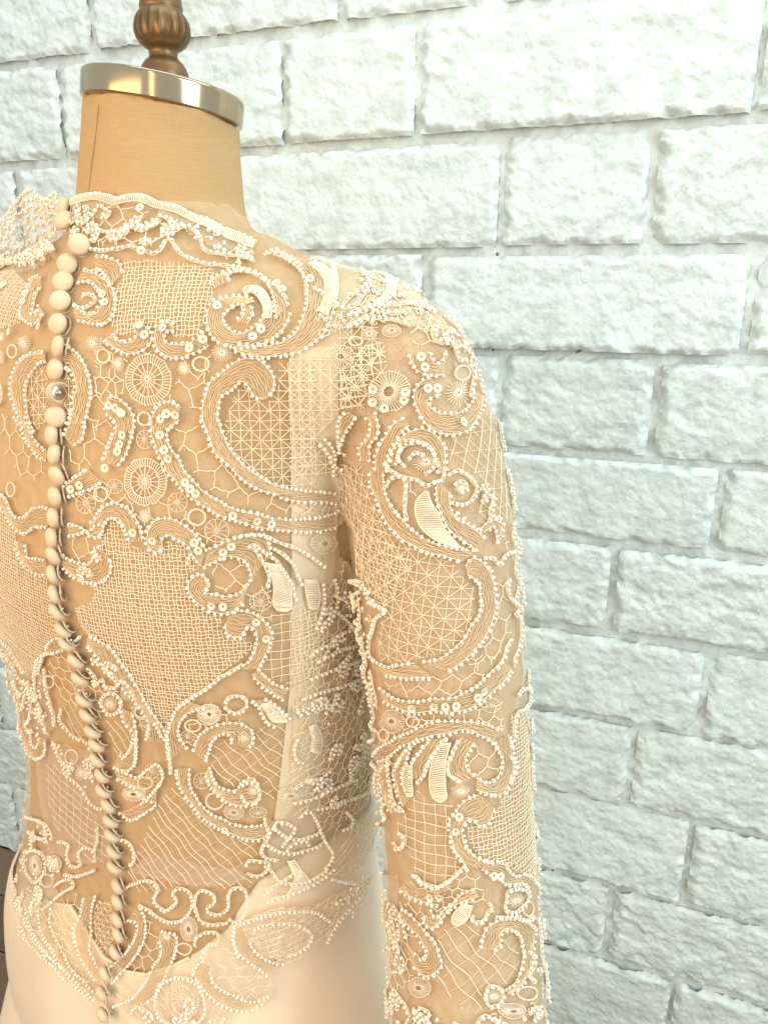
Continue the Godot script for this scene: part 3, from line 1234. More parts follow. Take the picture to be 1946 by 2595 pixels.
func sheet(left: Array, right: Array, off: float, m: Material, called: String, parent: Node) -> void:
	var a := P(left)
	var b := P(right)
	var buf := Buf.new()
	var rows := 0
	for i in a.size() - 1:
		for k in 8 + (1 if i == a.size() - 2 else 0):
			var t := k / 8.0
			for j in 9:
				var q := drape(spline(a, i, t).lerp(spline(b, i, t), j / 8.0), off)
				buf.vert(q[0], q[1])
			rows += 1
	for i in rows - 1:
		for j in 8:
			buf.quad(i * 9 + j, i * 9 + j + 1, i * 9 + j + 10, i * 9 + j + 9)
	put(called, buf.into(ArrayMesh.new(), m), parent)

func ints_of(a: Array) -> Array:
	var out := []
	for p in a:
		out.append_array([int(p.x * 10000.0), int(p.y * 10000.0), int(p.z * 10000.0)])
	return out

func lace_round_the_sides() -> void:        # the pattern goes on round the sleeve and the left flank
	for k in 7:
		for s in 2:
			var quad := []
			for c in [[0, 0], [1, 0], [1, 1], [0, 1]]:
				var y: float = -0.09 - 0.075 * (k + c[1])
				var i := 0
				while i < arm_p.size() - 2 and arm_p[i + 1].y > y:
					i += 1
				var t := clampf((y - arm_p[i].y) / (arm_p[i + 1].y - arm_p[i].y), 0, 1)
				var mid := arm_p[i].lerp(arm_p[i + 1], t)
				var a := deg_to_rad(100.0 + 42.0 * (s + c[0]))
				quad.append(from_form(Vector3(mid.x + sin(a) * arm_r[i], y, mid.z + cos(a) * arm_r[i])))
			if (k + s) % 3 == 0:
				net(1, "star", 6.0, 4.0, ints_of(quad))
			elif (k + s) % 3 == 1:
				net(1, "hex", 8.0, 0.0, ints_of(quad))
			filigree(1, 5, ints_of(quad))
	for s in 4:          # the sleeve goes on below the picture
		var quad := []
		for c in [[0, 0], [1, 0], [1, 1], [0, 1]]:
			var y: float = -0.505 - 0.13 * c[1]
			var i := 0
			while i < arm_p.size() - 2 and arm_p[i + 1].y > y:
				i += 1
			var t := clampf((y - arm_p[i].y) / (arm_p[i + 1].y - arm_p[i].y), 0, 1)
			var mid := arm_p[i].lerp(arm_p[i + 1], t)
			var a := deg_to_rad(-62.0 + 54.0 * (s + c[0]))
			quad.append(from_form(Vector3(mid.x + sin(a) * arm_r[i], y, mid.z + cos(a) * arm_r[i])))
		net(1, ["star", "hex", "star", "canvas"][s], [6.0, 8.0, 6.0, 3.2][s], 0.0, ints_of(quad))
		filigree(1, 8, ints_of(quad))
	for k in 5:
		for s in 2:
			var quad := []
			for c in [[0, 0], [1, 0], [1, 1], [0, 1]]:
				var y: float = -0.09 - 0.085 * (k + c[1])
				var a := deg_to_rad(-72.0 - 36.0 * (s + c[0]))
				quad.append(skirt_point(a, y, 0.0))
			net(0, ["canvas", "hex", "lines"][(k + s) % 3], [2.8, 8.0, 7.0][(k + s) % 3], -30.0 * (k % 2), ints_of(quad))
			filigree(0, 6, ints_of(quad))

func build_buttons() -> void:
	var dome := Buf.new()
	dome.lathe([Vector2(0.0020, -0.0026), Vector2(0.0050, -0.0024), Vector2(0.0059, -0.0012), Vector2(0.0062, 0.0), Vector2(0.0060, 0.0010), Vector2(0.0053, 0.0021), Vector2(0.0040, 0.0031), Vector2(0.0022, 0.0037), Vector2(0.00005, 0.0039)], 28, BASE, Vector3(0, 1, 0))
	var dome_mesh := dome.into(ArrayMesh.new(), M.button)
	var sh := Buf.new()
	sh.lathe([Vector2(0.00005, -0.0022), Vector2(0.0040, -0.0023), Vector2(0.0042, -0.0027), Vector2(0.0036, -0.0029), Vector2(0.0018, -0.0031), Vector2(0.0015, -0.0043), Vector2(0.0008, -0.0049), Vector2(0.00005, -0.0050)], 20, BASE, Vector3(0, 1, 0))
	var shank_mesh := sh.into(ArrayMesh.new(), M.steel)
	var lp := Buf.new()
	var arc := PackedVector3Array()
	for k in 15:
		var a := -0.4 + 4.0 * k / 14.0
		arc.append(BASE + Vector3(0.0056 * sin(a), -0.0046 - 0.0006 * cos(a * 2.0), 0.0056 * cos(a)))
	lp.tube(arc, 0.0006, 6)
	var loop_mesh := lp.into(ArrayMesh.new(), M.loop)
	var d := [-2067,407,-5339,75,0,-2066,311,-5270,95,0,-1920,177,-5048,100,0,-2015,60,-5075,95,0,-2043,-63,-5019,95,10,-2051,-176,-4953,95,10,-2059,-307,-4896,85,10,-2053,-439,-4851,50,5,-2079,-577,-4824,70,5,-2072,-715,-4787,-60,0,-2087,-862,-4765,100,0,-2125,-980,-4759,60,5,-2113,-1097,-4730,60,5,-2104,-1230,-4702,60,25,-2128,-1364,-4693,60,15,-2154,-1505,-4687,60,10,-2181,-1640,-4684,60,10,-2182,-1762,-4672,60,25,-2199,-1890,-4672,40,15,-2207,-2031,-4672,40,10,-2210,-2160,-4677,40,25,-2189,-2293,-4675,40,30,-2177,-2396,-4679,40,35,-2130,-2525,-4670,50,35,-2127,-2674,-4685,50,35,-2128,-2853,-4704,50,35,-2126,-2988,-4716,50,35,-2104,-3125,-4719,50,35,-2090,-3239,-4723,50,35,-2108,-3380,-4743,50,35,-2088,-3514,-4741,50,35,-2097,-3659,-4752,50,35,-2073,-3786,-4744,50,35,-2072,-3930,-4747,50,35,-2076,-4063,-4752,50,35,-2084,-4223,-4760,50,35,-2098,-4380,-4769,50,35,-2091,-4560,-4761,55,25,-2110,-4714,-4756,55,25,-2122,-4878,-4739,55,25,-2119,-5006,-4716,55,25,-2155,-5174,-4704,55,25,-2211,-5345,-4702,55,25,-2253,-5535,-4686,55,25,-2257,-5720,-4653,55,25]
	for k in d.size() / 5:
		var at := Vector3(d[k * 5], d[k * 5 + 1], d[k * 5 + 2]) * 0.0001
		var q := drape(at, 0.0012)
		var n: Vector3 = q[1]
		var face: float = d[k * 5 + 3] * 0.01
		var tip := deg_to_rad(float(d[k * 5 + 4]) + rng.randf_range(-6, 6))
		var left := -(RIGHT - n * RIGHT.dot(n)).normalized()
		var down := n.cross(left).normalized()
		if down.y > 0:
			down = -down
		var lean := acos(clampf(absf(face), 0.0, 1.0)) * 0.88 + rng.randf_range(-0.06, 0.06)
		var front := (n - left * 0.75 + Vector3(0, 0.12, 0)).normalized()        # the placket rolls over to the right
		var side := left * cos(tip) + down * sin(tip)
		var up := (front * cos(lean) + side * sin(lean)).normalized()
		if face < 0:
			up = (front * -0.3 + left * 0.95).normalized()
		q[0] += front * 0.0068
		var x := up.cross(down).normalized()
		var o := put("covered_button", dome_mesh, dress)
		o.transform = Transform3D(Basis(x, up, x.cross(up)) * Basis.from_scale(Vector3(1.1, 1.05, 1.1)), q[0] - BASE)
		put("shank", shank_mesh, o)
		var l := put("button_loop", loop_mesh, o)
		l.rotation.y = rng.randf_range(-0.5, 0.5)

func lay_beads() -> void:
	var eye := Vector3(0, EYE, 0) - Vector3(BASE.x, 0, BASE.z)
	for w in 2:
		var list: Array = beads[w]
		list.sort_custom(func(a, b): return a.origin.distance_squared_to(eye) < b.origin.distance_squared_to(eye))
		var parent := owner_of(w)
		for k in mini(150, list.size()):
			var o := put("bead", bead_mesh, parent)
			o.transform = list[k]
		var mm := MultiMesh.new()
		mm.transform_format = MultiMesh.TRANSFORM_3D
		mm.mesh = bead_mesh
		mm.instance_count = list.size() - 150
		for k in list.size() - 150:
			mm.set_instance_transform(k, list[150 + k])
		var o := MultiMeshInstance3D.new()
		o.name = "beading"
		o.multimesh = mm
		o.set_meta("kind", "stuff")
		parent.add_child(o, true)

func weave(freq_x: float, freq_y: float, s: int, floor_at := 0.0) -> ImageTexture:
	var im := Image.create(512, 512, false, Image.FORMAT_RGB8)
	var f := noise(0.05, 2, FastNoiseLite.TYPE_SIMPLEX, s)
	for y in 512:
		for x in 512:
			var a := 0.5 + 0.5 * sin(x * TAU / freq_x + 2.0 * f.get_noise_2d(x * 0.2, y * 2.0))
			var b := 0.5 + 0.5 * sin(y * TAU / freq_y + 2.5 * f.get_noise_2d(x * 2.0, y * 0.2))
			var v := clampf(0.45 * a + 0.45 * b + 0.35 * f.get_noise_2d(x * 0.25, y * 3.0), 0, 1)
			v = lerpf(floor_at, 1.0, v)
			im.set_pixel(x, y, Color(v, v, v))
	return ImageTexture.create_from_image(im)

func tulle_weave() -> ImageTexture:        # fine hexagonal net: thread opaque, holes nearly clear
	var im := Image.create(768, 768, false, Image.FORMAT_RGBA8)
	var f := noise(0.02, 3, FastNoiseLite.TYPE_SIMPLEX, 77)
	for y in 768:
		for x in 768:
			var a := absf(sin((x + 2.0 * f.get_noise_2d(x, y)) * PI / 12.0))
			var b := absf(sin((y + 0.5 * x + 2.0 * f.get_noise_2d(y, x)) * PI / 12.0))
			var c := absf(sin((y - 0.5 * x) * PI / 12.0))
			var d := minf(a, minf(b, c))
			var v := clampf(0.20 + 0.55 * (1.0 - smoothstep(0.10, 0.34, d)) + 0.25 * f.get_noise_2d(x * 0.5, y * 0.5), 0.05, 1.0)
			im.set_pixel(x, y, Color(1, 1, 1, v))
	return ImageTexture.create_from_image(im)

func materials() -> void:
	var pn := NoiseTexture2D.new()
	pn.width = 512
	pn.height = 512
	pn.seamless = true
	pn.noise = noise(0.03, 5, FastNoiseLite.TYPE_SIMPLEX, 3)
	M.paint = mat(Color(0.81, 0.865, 0.848), 0.5)
	var stain := NoiseTexture2D.new()
	stain.width = 512
	stain.height = 512
	stain.seamless = true
	stain.noise = noise(0.012, 6, FastNoiseLite.TYPE_SIMPLEX, 9)
	var tone := Gradient.new()
	tone.set_color(0, Color(0.90, 0.915, 0.90))
	tone.set_color(1, Color(1, 1, 1))
	tone.set_offset(1, 0.55)
	stain.color_ramp = tone
	M.paint.albedo_texture = stain
	M.paint.heightmap_enabled = true
	M.paint.heightmap_texture = pn
	M.paint.heightmap_scale = 0.2
	M.paint.uv1_triplanar = true
	M.paint.uv1_scale = Vector3(2.3, 2.3, 2.3)
	M.linen = mat(Color(0.59, 0.374, 0.176), 0.85)
	M.linen.albedo_texture = weave(7.0, 6.0, 14, 0.90)
	M.linen.uv1_triplanar = true
	M.linen.uv1_scale = Vector3(9, 9, 9)
	M.linen.heightmap_enabled = true
	M.linen.heightmap_texture = weave(9.0, 8.0, 14)
	M.linen.heightmap_scale = 0.008
	M.linen.rim_enabled = true
	M.linen.rim = 0.08
	M.linen.rim_tint = 0.6
	M.seam = mat(Color(0.33, 0.20, 0.10), 0.9)
	M.seam_pale = mat(Color(0.60, 0.48, 0.33), 0.8)
	M.cord = mat(Color(0.93, 0.81, 0.615), 0.42)
	M.thread = mat(Color(0.82, 0.625, 0.41), 0.4)
	M.veil = mat(Color(0.88, 0.75, 0.62, 0.26), 0.5)
	M.lining = mat(Color(0.92, 0.78, 0.57, 0.36), 0.5)
	M.lining.transparency = BaseMaterial3D.TRANSPARENCY_ALPHA
	M.veil.transparency = BaseMaterial3D.TRANSPARENCY_ALPHA
	M.silk = mat(Color(0.93, 0.81, 0.65), 0.35)
	M.bead = mat(Color(0.95, 0.87, 0.76), 0.13)
	M.button = mat(Color(0.70, 0.565, 0.40), 0.8)
	M.loop = mat(Color(0.62, 0.51, 0.37), 0.95)
	M.satin = mat(Color(0.93, 0.765, 0.60), 0.4)
	M.satin.rim_enabled = true
	M.satin.rim = 0.3
	M.strip = mat(Color(0.94, 0.81, 0.63, 0.8), 0.4)
	M.strip.transparency = BaseMaterial3D.TRANSPARENCY_ALPHA
	M.organza = mat(Color(0.84, 0.64, 0.42, 0.2), 0.4)
	M.organza.transparency = BaseMaterial3D.TRANSPARENCY_ALPHA
	M.tulle = mat(Color(0.92, 0.79, 0.61, 0.42), 0.6)
	M.tulle.albedo_texture = tulle_weave()
	M.tulle.uv1_triplanar = true
	M.tulle.uv1_scale = Vector3(9, 9, 9)
	M.tulle.transparency = BaseMaterial3D.TRANSPARENCY_ALPHA
	M.tulle_sleeve = mat(Color(0.93, 0.81, 0.65, 0.62), 0.6)
	M.tulle_sleeve.albedo_texture = M.tulle.albedo_texture
	M.tulle_sleeve.uv1_triplanar = true
	M.tulle_sleeve.uv1_scale = Vector3(9, 9, 9)
	M.tulle_sleeve.transparency = BaseMaterial3D.TRANSPARENCY_ALPHA
	M.sequin = mat(Color(0.92, 0.85, 0.72, 0.8), 0.3)
	M.sequin.transparency = BaseMaterial3D.TRANSPARENCY_ALPHA
	M.gap = mat(Color(0.16, 0.18, 0.165), 0.9)  # dark grey that paints the shade of small pits in the wall
	M.nickel = mat(Color(0.45, 0.35, 0.24), 0.15)
	M.nickel.metallic = 1.0
	M.steel = mat(Color(0.5, 0.46, 0.40), 0.35)
	M.steel.metallic = 1.0
	M.bronze = mat(Color(0.22, 0.13, 0.065), 0.42)
	M.bronze.metallic = 0.75
	for k in [["wood_dark", Color(0.05, 0.036, 0.026)], ["wood_a", Color(0.17, 0.10, 0.06)], ["wood_b", Color(0.13, 0.078, 0.048)], ["wood_c", Color(0.20, 0.125, 0.078)]]:
		var w := mat(k[1], 0.35)
		w.uv1_triplanar = true
		w.uv1_world_triplanar = true
		w.uv1_scale = Vector3(2.0, 2.0, 2.0)
		w.heightmap_enabled = true
		w.heightmap_texture = pn
		w.heightmap_scale = 0.3
		M[k[0]] = w

func small_meshes() -> void:
	var b := Buf.new()
	var prof := []
	for k in 9:
		var a := PI * (0.12 + 0.76 * k / 8.0)
		prof.append(Vector2(0.00132 * pow(sin(a), 0.75), -0.00105 * cos(a)))
	prof.insert(0, Vector2(0.00035, -0.0005))
	prof.append(Vector2(0.00035, 0.0005))
	b.lathe(prof, 10, BASE, Vector3(0, 1, 0))
	bead_mesh = b.into(ArrayMesh.new(), M.bead)
	var s := Buf.new()
	s.lathe([Vector2(0.0008, 0.0), Vector2(0.0013, -0.0002), Vector2(0.0026, 0.0004), Vector2(0.0027, 0.00055), Vector2(0.0026, 0.00065), Vector2(0.0013, 0.0001), Vector2(0.0008, 0.0002), Vector2(0.0008, 0.0)], 20, BASE, Vector3(0, 1, 0))
	sequin_mesh = s.into(ArrayMesh.new(), M.sequin)

func lamp(called: String, at: Vector3, to: Vector3, size: Vector2, energy: float, c: Color) -> void:
	var l := AreaLight3D.new()
	l.name = called
	l.area_size = size
	l.light_energy = energy
	l.light_color = c
	l.shadow_enabled = true
	add_child(l)
	l.look_at_from_position(at, to, Vector3(0, 1, 0.01))

func lay_lace() -> void:
	band(0,[-682,-675,-4463,-648,-631,-4459,-642,-577,-4458,-664,-531,-4463,-729,-472,-4479,-804,-465,-4487,-872,-488,-4489,-944,-542,-4485,-1018,-592,-4485,-1053,-662,-4482,-1081,-748,-4478,-1085,-819,-4472,-1066,-889,-4464,-1048,-952,-4455,-1023,-1019,-4445,-973,-1071,-4440,-920,-1125,-4439,-864,-1191,-4440,-765,-1259,-4457,-665,-1298,-4489],[-714,-691,-4465,-757,-679,-4466,-779,-656,-4466,-797,-621,-4467,-835,-590,-4471,-885,-629,-4472,-926,-657,-4473,-967,-680,-4474,-982,-735,-4473,-996,-795,-4471,-988,-838,-4469,-978,-886,-4465,-964,-925,-4462,-943,-985,-4456,-909,-1033,-4454,-868,-1087,-4453,-808,-1146,-4459,-717,-1214,-4478,-625,-1256,-4512,-517,-1292,-4569])
	band(0,[-671,-1307,-4486,-567,-1351,-4533,-480,-1368,-4590,-396,-1389,-4659,-320,-1412,-4737],[-552,-1289,-4548,-496,-1295,-4582,-441,-1310,-4621,-385,-1328,-4668,-328,-1339,-4723])
	band(0,[-1217,-754,-4491,-1252,-730,-4499,-1298,-723,-4507,-1354,-754,-4513,-1399,-826,-4510,-1404,-888,-4500,-1392,-958,-4484,-1357,-1036,-4463,-1338,-1082,-4452,-1315,-1137,-4440,-1271,-1180,-4428,-1224,-1239,-4415],[-1228,-825,-4483,-1258,-849,-4483,-1279,-865,-4483,-1296,-877,-4483,-1305,-889,-4482,-1307,-940,-4473,-1292,-990,-4461,-1261,-1033,-4450,-1237,-1068,-4442,-1215,-1123,-4431,-1176,-1170,-4421,-1118,-1237,-4410])
	band(0,[-1224,-1238,-4415,-1197,-1269,-4409,-1146,-1312,-4401,-1072,-1360,-4396,-980,-1415,-4396,-879,-1449,-4408,-787,-1486,-4426,-691,-1512,-4458,-595,-1537,-4501,-484,-1561,-4571,-409,-1572,-4633,-342,-1568,-4703],[-1118,-1237,-4410,-1064,-1278,-4406,-1023,-1303,-4405,-940,-1358,-4407,-867,-1382,-4417,-785,-1407,-4435,-730,-1433,-4450,-602,-1465,-4503,-542,-1471,-4537,-449,-1487,-4603,-369,-1485,-4678,-307,-1464,-4749])
	band(0,[-1687,-714,-4615,-1618,-714,-4590,-1557,-754,-4563,-1524,-808,-4544,-1518,-862,-4532,-1529,-918,-4524,-1554,-990,-4517,-1589,-1064,-4514,-1643,-1128,-4520],[-1703,-754,-4613,-1696,-805,-4601,-1661,-835,-4582,-1635,-869,-4567,-1636,-908,-4559,-1656,-941,-4559,-1682,-999,-4557,-1709,-1065,-4555,-1749,-1105,-4563])
	band(0,[-1750,-1229,-4542,-1834,-1277,-4568,-1913,-1311,-4598,-2020,-1354,-4642],[-1849,-1161,-4594,-1912,-1207,-4614,-1981,-1250,-4639,-2040,-1292,-4660])
	band(0,[-1698,-373,-4707,-1642,-413,-4673,-1570,-445,-4638,-1498,-447,-4614,-1428,-422,-4600,-1384,-372,-4602,-1389,-327,-4618,-1424,-294,-4640],[-1651,-348,-4696,-1596,-381,-4665,-1551,-391,-4646,-1506,-379,-4636,-1475,-344,-4637,-1493,-310,-4654,-1463,-290,-4652,-1446,-286,-4649])
	band(0,[-1242,-291,-4598,-1301,-273,-4617,-1351,-307,-4615,-1363,-379,-4595,-1334,-431,-4573,-1267,-464,-4550,-1193,-468,-4535,-1119,-435,-4530,-1070,-419,-4527,-1029,-393,-4529],[-1241,-317,-4587,-1275,-314,-4596,-1300,-337,-4593,-1304,-370,-4583,-1279,-389,-4572,-1225,-395,-4559,-1167,-391,-4550,-1126,-375,-4548,-1086,-360,-4546,-1062,-322,-4555])
	band(0,[-788,-177,-4602,-772,-220,-4573,-802,-277,-4546],[-844,-186,-4601,-818,-221,-4577,-859,-268,-4555])
	band(0,[-762,-160,-4613,-839,-134,-4639,-923,-138,-4642,-1010,-165,-4631,-1044,-230,-4594,-1032,-309,-4557,-979,-370,-4529,-886,-404,-4509,-774,-403,-4498,-653,-358,-4498,-579,-297,-4514,-544,-219,-4552],[-812,-177,-4604,-863,-177,-4608,-909,-199,-4598,-943,-230,-4583,-945,-273,-4561,-909,-304,-4544,-857,-332,-4528,-774,-307,-4530,-719,-263,-4544,-685,-186,-4588,-736,-125,-4639,-804,-99,-4667])
	band(0,[-867,-421,-4503,-793,-443,-4491,-709,-455,-4480,-625,-446,-4473,-542,-440,-4463,-440,-399,-4457,-339,-320,-4467,-295,-218,-4519,-289,-115,-4609,-323,-28,-4720,-386,35,-4827,-468,72,-4894],[-857,-391,-4510,-792,-394,-4502,-708,-398,-4493,-625,-384,-4487,-551,-357,-4486,-496,-305,-4499,-461,-228,-4536,-445,-150,-4593,-461,-55,-4692,-505,8,-4775,-579,63,-4857,-670,100,-4900])
	band(0,[-1014,-82,-4697,-1030,-37,-4738,-977,-1,-4771,-885,17,-4788,-788,-1,-4766,-687,-55,-4704,-606,-116,-4638,-564,-185,-4577],[-932,-55,-4715,-948,-10,-4760,-884,8,-4778,-807,-1,-4766,-716,-46,-4714,-662,-116,-4642,-639,-185,-4584,-626,-254,-4540])
	band(0,[-1900,22,-4995,-1807,4,-4951,-1708,-43,-4879,-1646,-134,-4797,-1642,-224,-4743,-1706,-289,-4741,-1822,-283,-4799,-1917,-267,-4847],[-1939,-53,-4971,-1847,-43,-4940,-1773,-80,-4886,-1730,-144,-4826,-1756,-217,-4797,-1825,-237,-4821,-1897,-211,-4865,-1946,-184,-4899])
	band(0,[-1806,116,-4986,-1715,106,-4945,-1638,77,-4911,-1608,3,-4870],[-1799,50,-4971,-1737,13,-4924,-1698,-33,-4881,-1681,-79,-4845])
	band(0,[-2261,-16,-5225,-2365,-46,-5286,-2359,-144,-5184,-2392,-252,-5132,-2260,-305,-5015,-2169,-236,-4990],[-2237,-75,-5150,-2269,-114,-5142,-2279,-181,-5096,-2280,-248,-5055,-2232,-237,-5029,-2217,-199,-5042])
	band(0,[-2149,-472,-4892,-2257,-488,-4950,-2356,-533,-4998,-2432,-617,-5025,-2468,-730,-5023,-2441,-808,-4985,-2393,-892,-4933,-2347,-977,-4884],[-2149,-520,-4877,-2216,-548,-4907,-2293,-621,-4933,-2329,-707,-4935,-2330,-786,-4917,-2324,-855,-4898,-2302,-922,-4870,-2265,-986,-4834])
	band(0,[-2445,-892,-4967,-2389,-945,-4917,-2343,-1020,-4872,-2272,-1101,-4815,-2182,-1150,-4756],[-2343,-890,-4902,-2305,-966,-4861,-2261,-1030,-4822,-2203,-1068,-4783,-2159,-1098,-4754])
	band(0,[-1998,-428,-4829,-1915,-462,-4782,-1850,-528,-4729,-1816,-605,-4692,-1801,-688,-4666,-1829,-784,-4658,-1864,-881,-4654],[-2011,-560,-4795,-1963,-557,-4773,-1925,-602,-4743,-1912,-676,-4718,-1939,-735,-4718,-1943,-802,-4707,-1990,-902,-4709])
	band(0,[-1857,-875,-4653,-1886,-972,-4645,-1961,-1028,-4669],[-1949,-806,-4709,-1985,-914,-4704,-2025,-976,-4710])
	band(0,[-2671,-1427,-5026,-2574,-1471,-4946,-2536,-1549,-4908,-2431,-1570,-4836,-2321,-1487,-4781,-2209,-1458,-4722,-2132,-1477,-4680],[-2682,-1516,-5022,-2617,-1545,-4967,-2574,-1600,-4928,-2487,-1657,-4861,-2413,-1663,-4813,-2320,-1602,-4765,-2209,-1582,-4706])
	band(0,[-1864,-1514,-4548,-1814,-1472,-4533,-1762,-1396,-4522,-1681,-1358,-4498,-1595,-1374,-4468,-1545,-1424,-4447,-1507,-1499,-4429,-1502,-1578,-4419],[-1811,-1582,-4518,-1773,-1537,-4508,-1752,-1484,-4507,-1704,-1449,-4494,-1649,-1448,-4475,-1614,-1499,-4458,-1590,-1546,-4445,-1588,-1591,-4440])
	band(0,[-1360,-1613,-4387,-1423,-1642,-4395,-1467,-1595,-4409,-1450,-1495,-4416,-1390,-1433,-4412,-1299,-1428,-4399,-1213,-1475,-4385,-1153,-1533,-4377,-1100,-1622,-4369],[-1368,-1574,-4392,-1377,-1565,-4395,-1372,-1554,-4395,-1350,-1533,-4394,-1315,-1532,-4389,-1257,-1559,-4380,-1210,-1593,-4373,-1184,-1652,-4367,-1139,-1717,-4361])
	band(0,[-1092,-1838,-4354,-1141,-1771,-4357,-1218,-1828,-4356,-1214,-1911,-4352,-1154,-1979,-4348,-1069,-2028,-4350,-982,-2032,-4358,-902,-1974,-4372],[-1087,-1848,-4354,-1128,-1879,-4352,-1110,-1900,-4351,-1066,-1901,-4353,-1024,-1918,-4356,-966,-1921,-4362,-908,-1894,-4373,-868,-1850,-4383])
	band(0,[-1119,-1720,-4361,-1060,-1695,-4364,-981,-1658,-4374,-888,-1683,-4387,-849,-1758,-4391,-847,-1821,-4389],[-1094,-1615,-4369,-1026,-1586,-4375,-939,-1550,-4388,-835,-1532,-4410,-753,-1555,-4432,-729,-1669,-4432])
	band(0,[-983,-2043,-4358,-924,-2025,-4367,-867,-2041,-4378,-812,-2081,-4392,-767,-2143,-4407,-747,-2225,-4416,-771,-2313,-4411,-815,-2411,-4403,-842,-2455,-4399],[-1016,-2107,-4354,-1002,-2185,-4358,-925,-2207,-4369,-887,-2144,-4375,-840,-2160,-4386,-830,-2246,-4391,-854,-2324,-4389,-893,-2395,-4385,-965,-2436,-4376])
	band(0,[-842,-2455,-4399,-797,-2521,-4415,-751,-2590,-4433,-664,-2646,-4468],[-874,-2486,-4394,-838,-2551,-4406,-773,-2634,-4428,-697,-2711,-4457])
	band(0,[-2110,-1754,-4636,-2024,-1781,-4593,-1950,-1789,-4558,-1875,-1766,-4526,-1835,-1718,-4513,-1842,-1668,-4521,-1794,-1656,-4503],[-2107,-1839,-4629,-2059,-1862,-4603,-1987,-1892,-4568,-1914,-1900,-4534,-1816,-1883,-4494,-1738,-1797,-4469,-1731,-1714,-4474])
	band(0,[-2037,-1544,-4624,-1938,-1539,-4578,-1847,-1587,-4532,-1764,-1566,-4501],[-2031,-1605,-4613,-1892,-1563,-4554,-1830,-1524,-4533,-1758,-1495,-4508])
	band(0,[-2498,-1736,-4860,-2508,-1805,-4861,-2446,-1890,-4814,-2351,-1935,-4754,-2249,-1912,-4698],[-2423,-1741,-4812,-2421,-1828,-4803,-2378,-1830,-4776,-2306,-1825,-4735,-2251,-1824,-4704])
	band(0,[-1436,-3279,-4472,-1430,-3441,-4481,-1396,-3516,-4477,-1345,-3597,-4470,-1294,-3678,-4463,-1218,-3738,-4455,-1131,-3794,-4449,-1033,-3840,-4447,-935,-3865,-4452,-856,-3838,-4461,-785,-3724,-4471],[-1354,-3266,-4454,-1357,-3415,-4464,-1340,-3480,-4464,-1296,-3569,-4460,-1234,-3643,-4453,-1157,-3678,-4447,-1071,-3726,-4444,-983,-3747,-4446,-906,-3749,-4452,-855,-3720,-4457,-858,-3671,-4455])
	band(0,[-1297,-2696,-4400,-1374,-2760,-4417,-1423,-2855,-4434,-1464,-2964,-4452,-1484,-3087,-4468,-1487,-3208,-4479],[-1178,-2738,-4393,-1266,-2762,-4402,-1349,-2832,-4418,-1390,-2914,-4432,-1395,-3006,-4441,-1353,-3092,-4440])
	band(0,[-941,-3071,-4418,-906,-3016,-4419,-911,-2926,-4414,-980,-2871,-4403,-1084,-2868,-4399,-1183,-2914,-4405,-1255,-2990,-4417,-1300,-3112,-4433],[-1033,-3034,-4410,-1039,-2970,-4406,-1069,-2944,-4403,-1124,-2970,-4406,-1164,-3010,-4410,-1193,-3089,-4418,-1220,-3144,-4425,-1219,-3197,-4428])
	band(0,[-1206,-3236,-4430,-1191,-3328,-4434,-1158,-3393,-4435,-1094,-3430,-4433,-1028,-3423,-4432,-992,-3364,-4430,-925,-3327,-4433,-876,-3398,-4442],[-1237,-3278,-4436,-1213,-3383,-4439,-1173,-3448,-4439,-1123,-3512,-4438,-1059,-3551,-4438,-993,-3559,-4439,-928,-3549,-4442,-887,-3505,-4445])
	band(0,[-806,-2691,-4422,-758,-2737,-4438,-711,-2808,-4456,-654,-2897,-4481],[-877,-2694,-4407,-840,-2760,-4418,-805,-2865,-4431,-747,-2925,-4449])
	band(0,[-1975,-2302,-4571,-1824,-2357,-4510,-1756,-2459,-4494,-1698,-2540,-4482,-1633,-2697,-4477,-1574,-2826,-4470,-1508,-2942,-4462,-1477,-3068,-4465],[-2001,-2370,-4590,-1948,-2431,-4572,-1888,-2516,-4555,-1826,-2589,-4537,-1694,-2749,-4502,-1626,-2862,-4489,-1602,-2948,-4489,-1645,-3091,-4517])
	band(0,[-1734,-2862,-4527,-1716,-2989,-4532,-1730,-3127,-4551,-1770,-3318,-4583,-1869,-3420,-4632,-1962,-3411,-4674],[-1794,-2851,-4550,-1798,-2958,-4561,-1739,-3062,-4548,-1802,-3231,-4589,-1866,-3307,-4623,-1884,-3258,-4627])
	band(0,[-1964,-3425,-4676,-1871,-3434,-4634,-1769,-3449,-4591,-1681,-3360,-4552,-1585,-3280,-4513,-1555,-3382,-4511,-1639,-3528,-4547,-1774,-3695,-4605],[-1936,-3514,-4668,-1859,-3535,-4634,-1808,-3545,-4612,-1727,-3623,-4583,-1640,-3639,-4551,-1742,-3754,-4594,-1876,-3866,-4653,-1968,-3837,-4695])
	band(0,[-2029,-2315,-4598,-2238,-2486,-4722,-2465,-2628,-4873,-2562,-2817,-4959],[-2125,-2402,-4653,-2295,-2426,-4747,-2510,-2741,-4915,-2515,-2825,-4927])
	band(0,[-2995,-3610,-5429,-2990,-3761,-5428,-2868,-3786,-5292,-2685,-3636,-5123,-2644,-3464,-5082],[-2802,-3468,-5214,-2844,-3616,-5262,-2785,-3637,-5208,-2719,-3536,-5145,-2719,-3462,-5142])
	band(0,[-1906,-4685,-4662,-1858,-4753,-4632,-1849,-4866,-4613,-1870,-4974,-4604,-1930,-5099,-4610,-2016,-5237,-4626,-2136,-5408,-4653],[-2011,-4861,-4688,-1932,-4842,-4654,-1920,-4909,-4638,-1957,-5010,-4638,-2017,-5122,-4647,-2095,-5230,-4666,-2165,-5320,-4684])
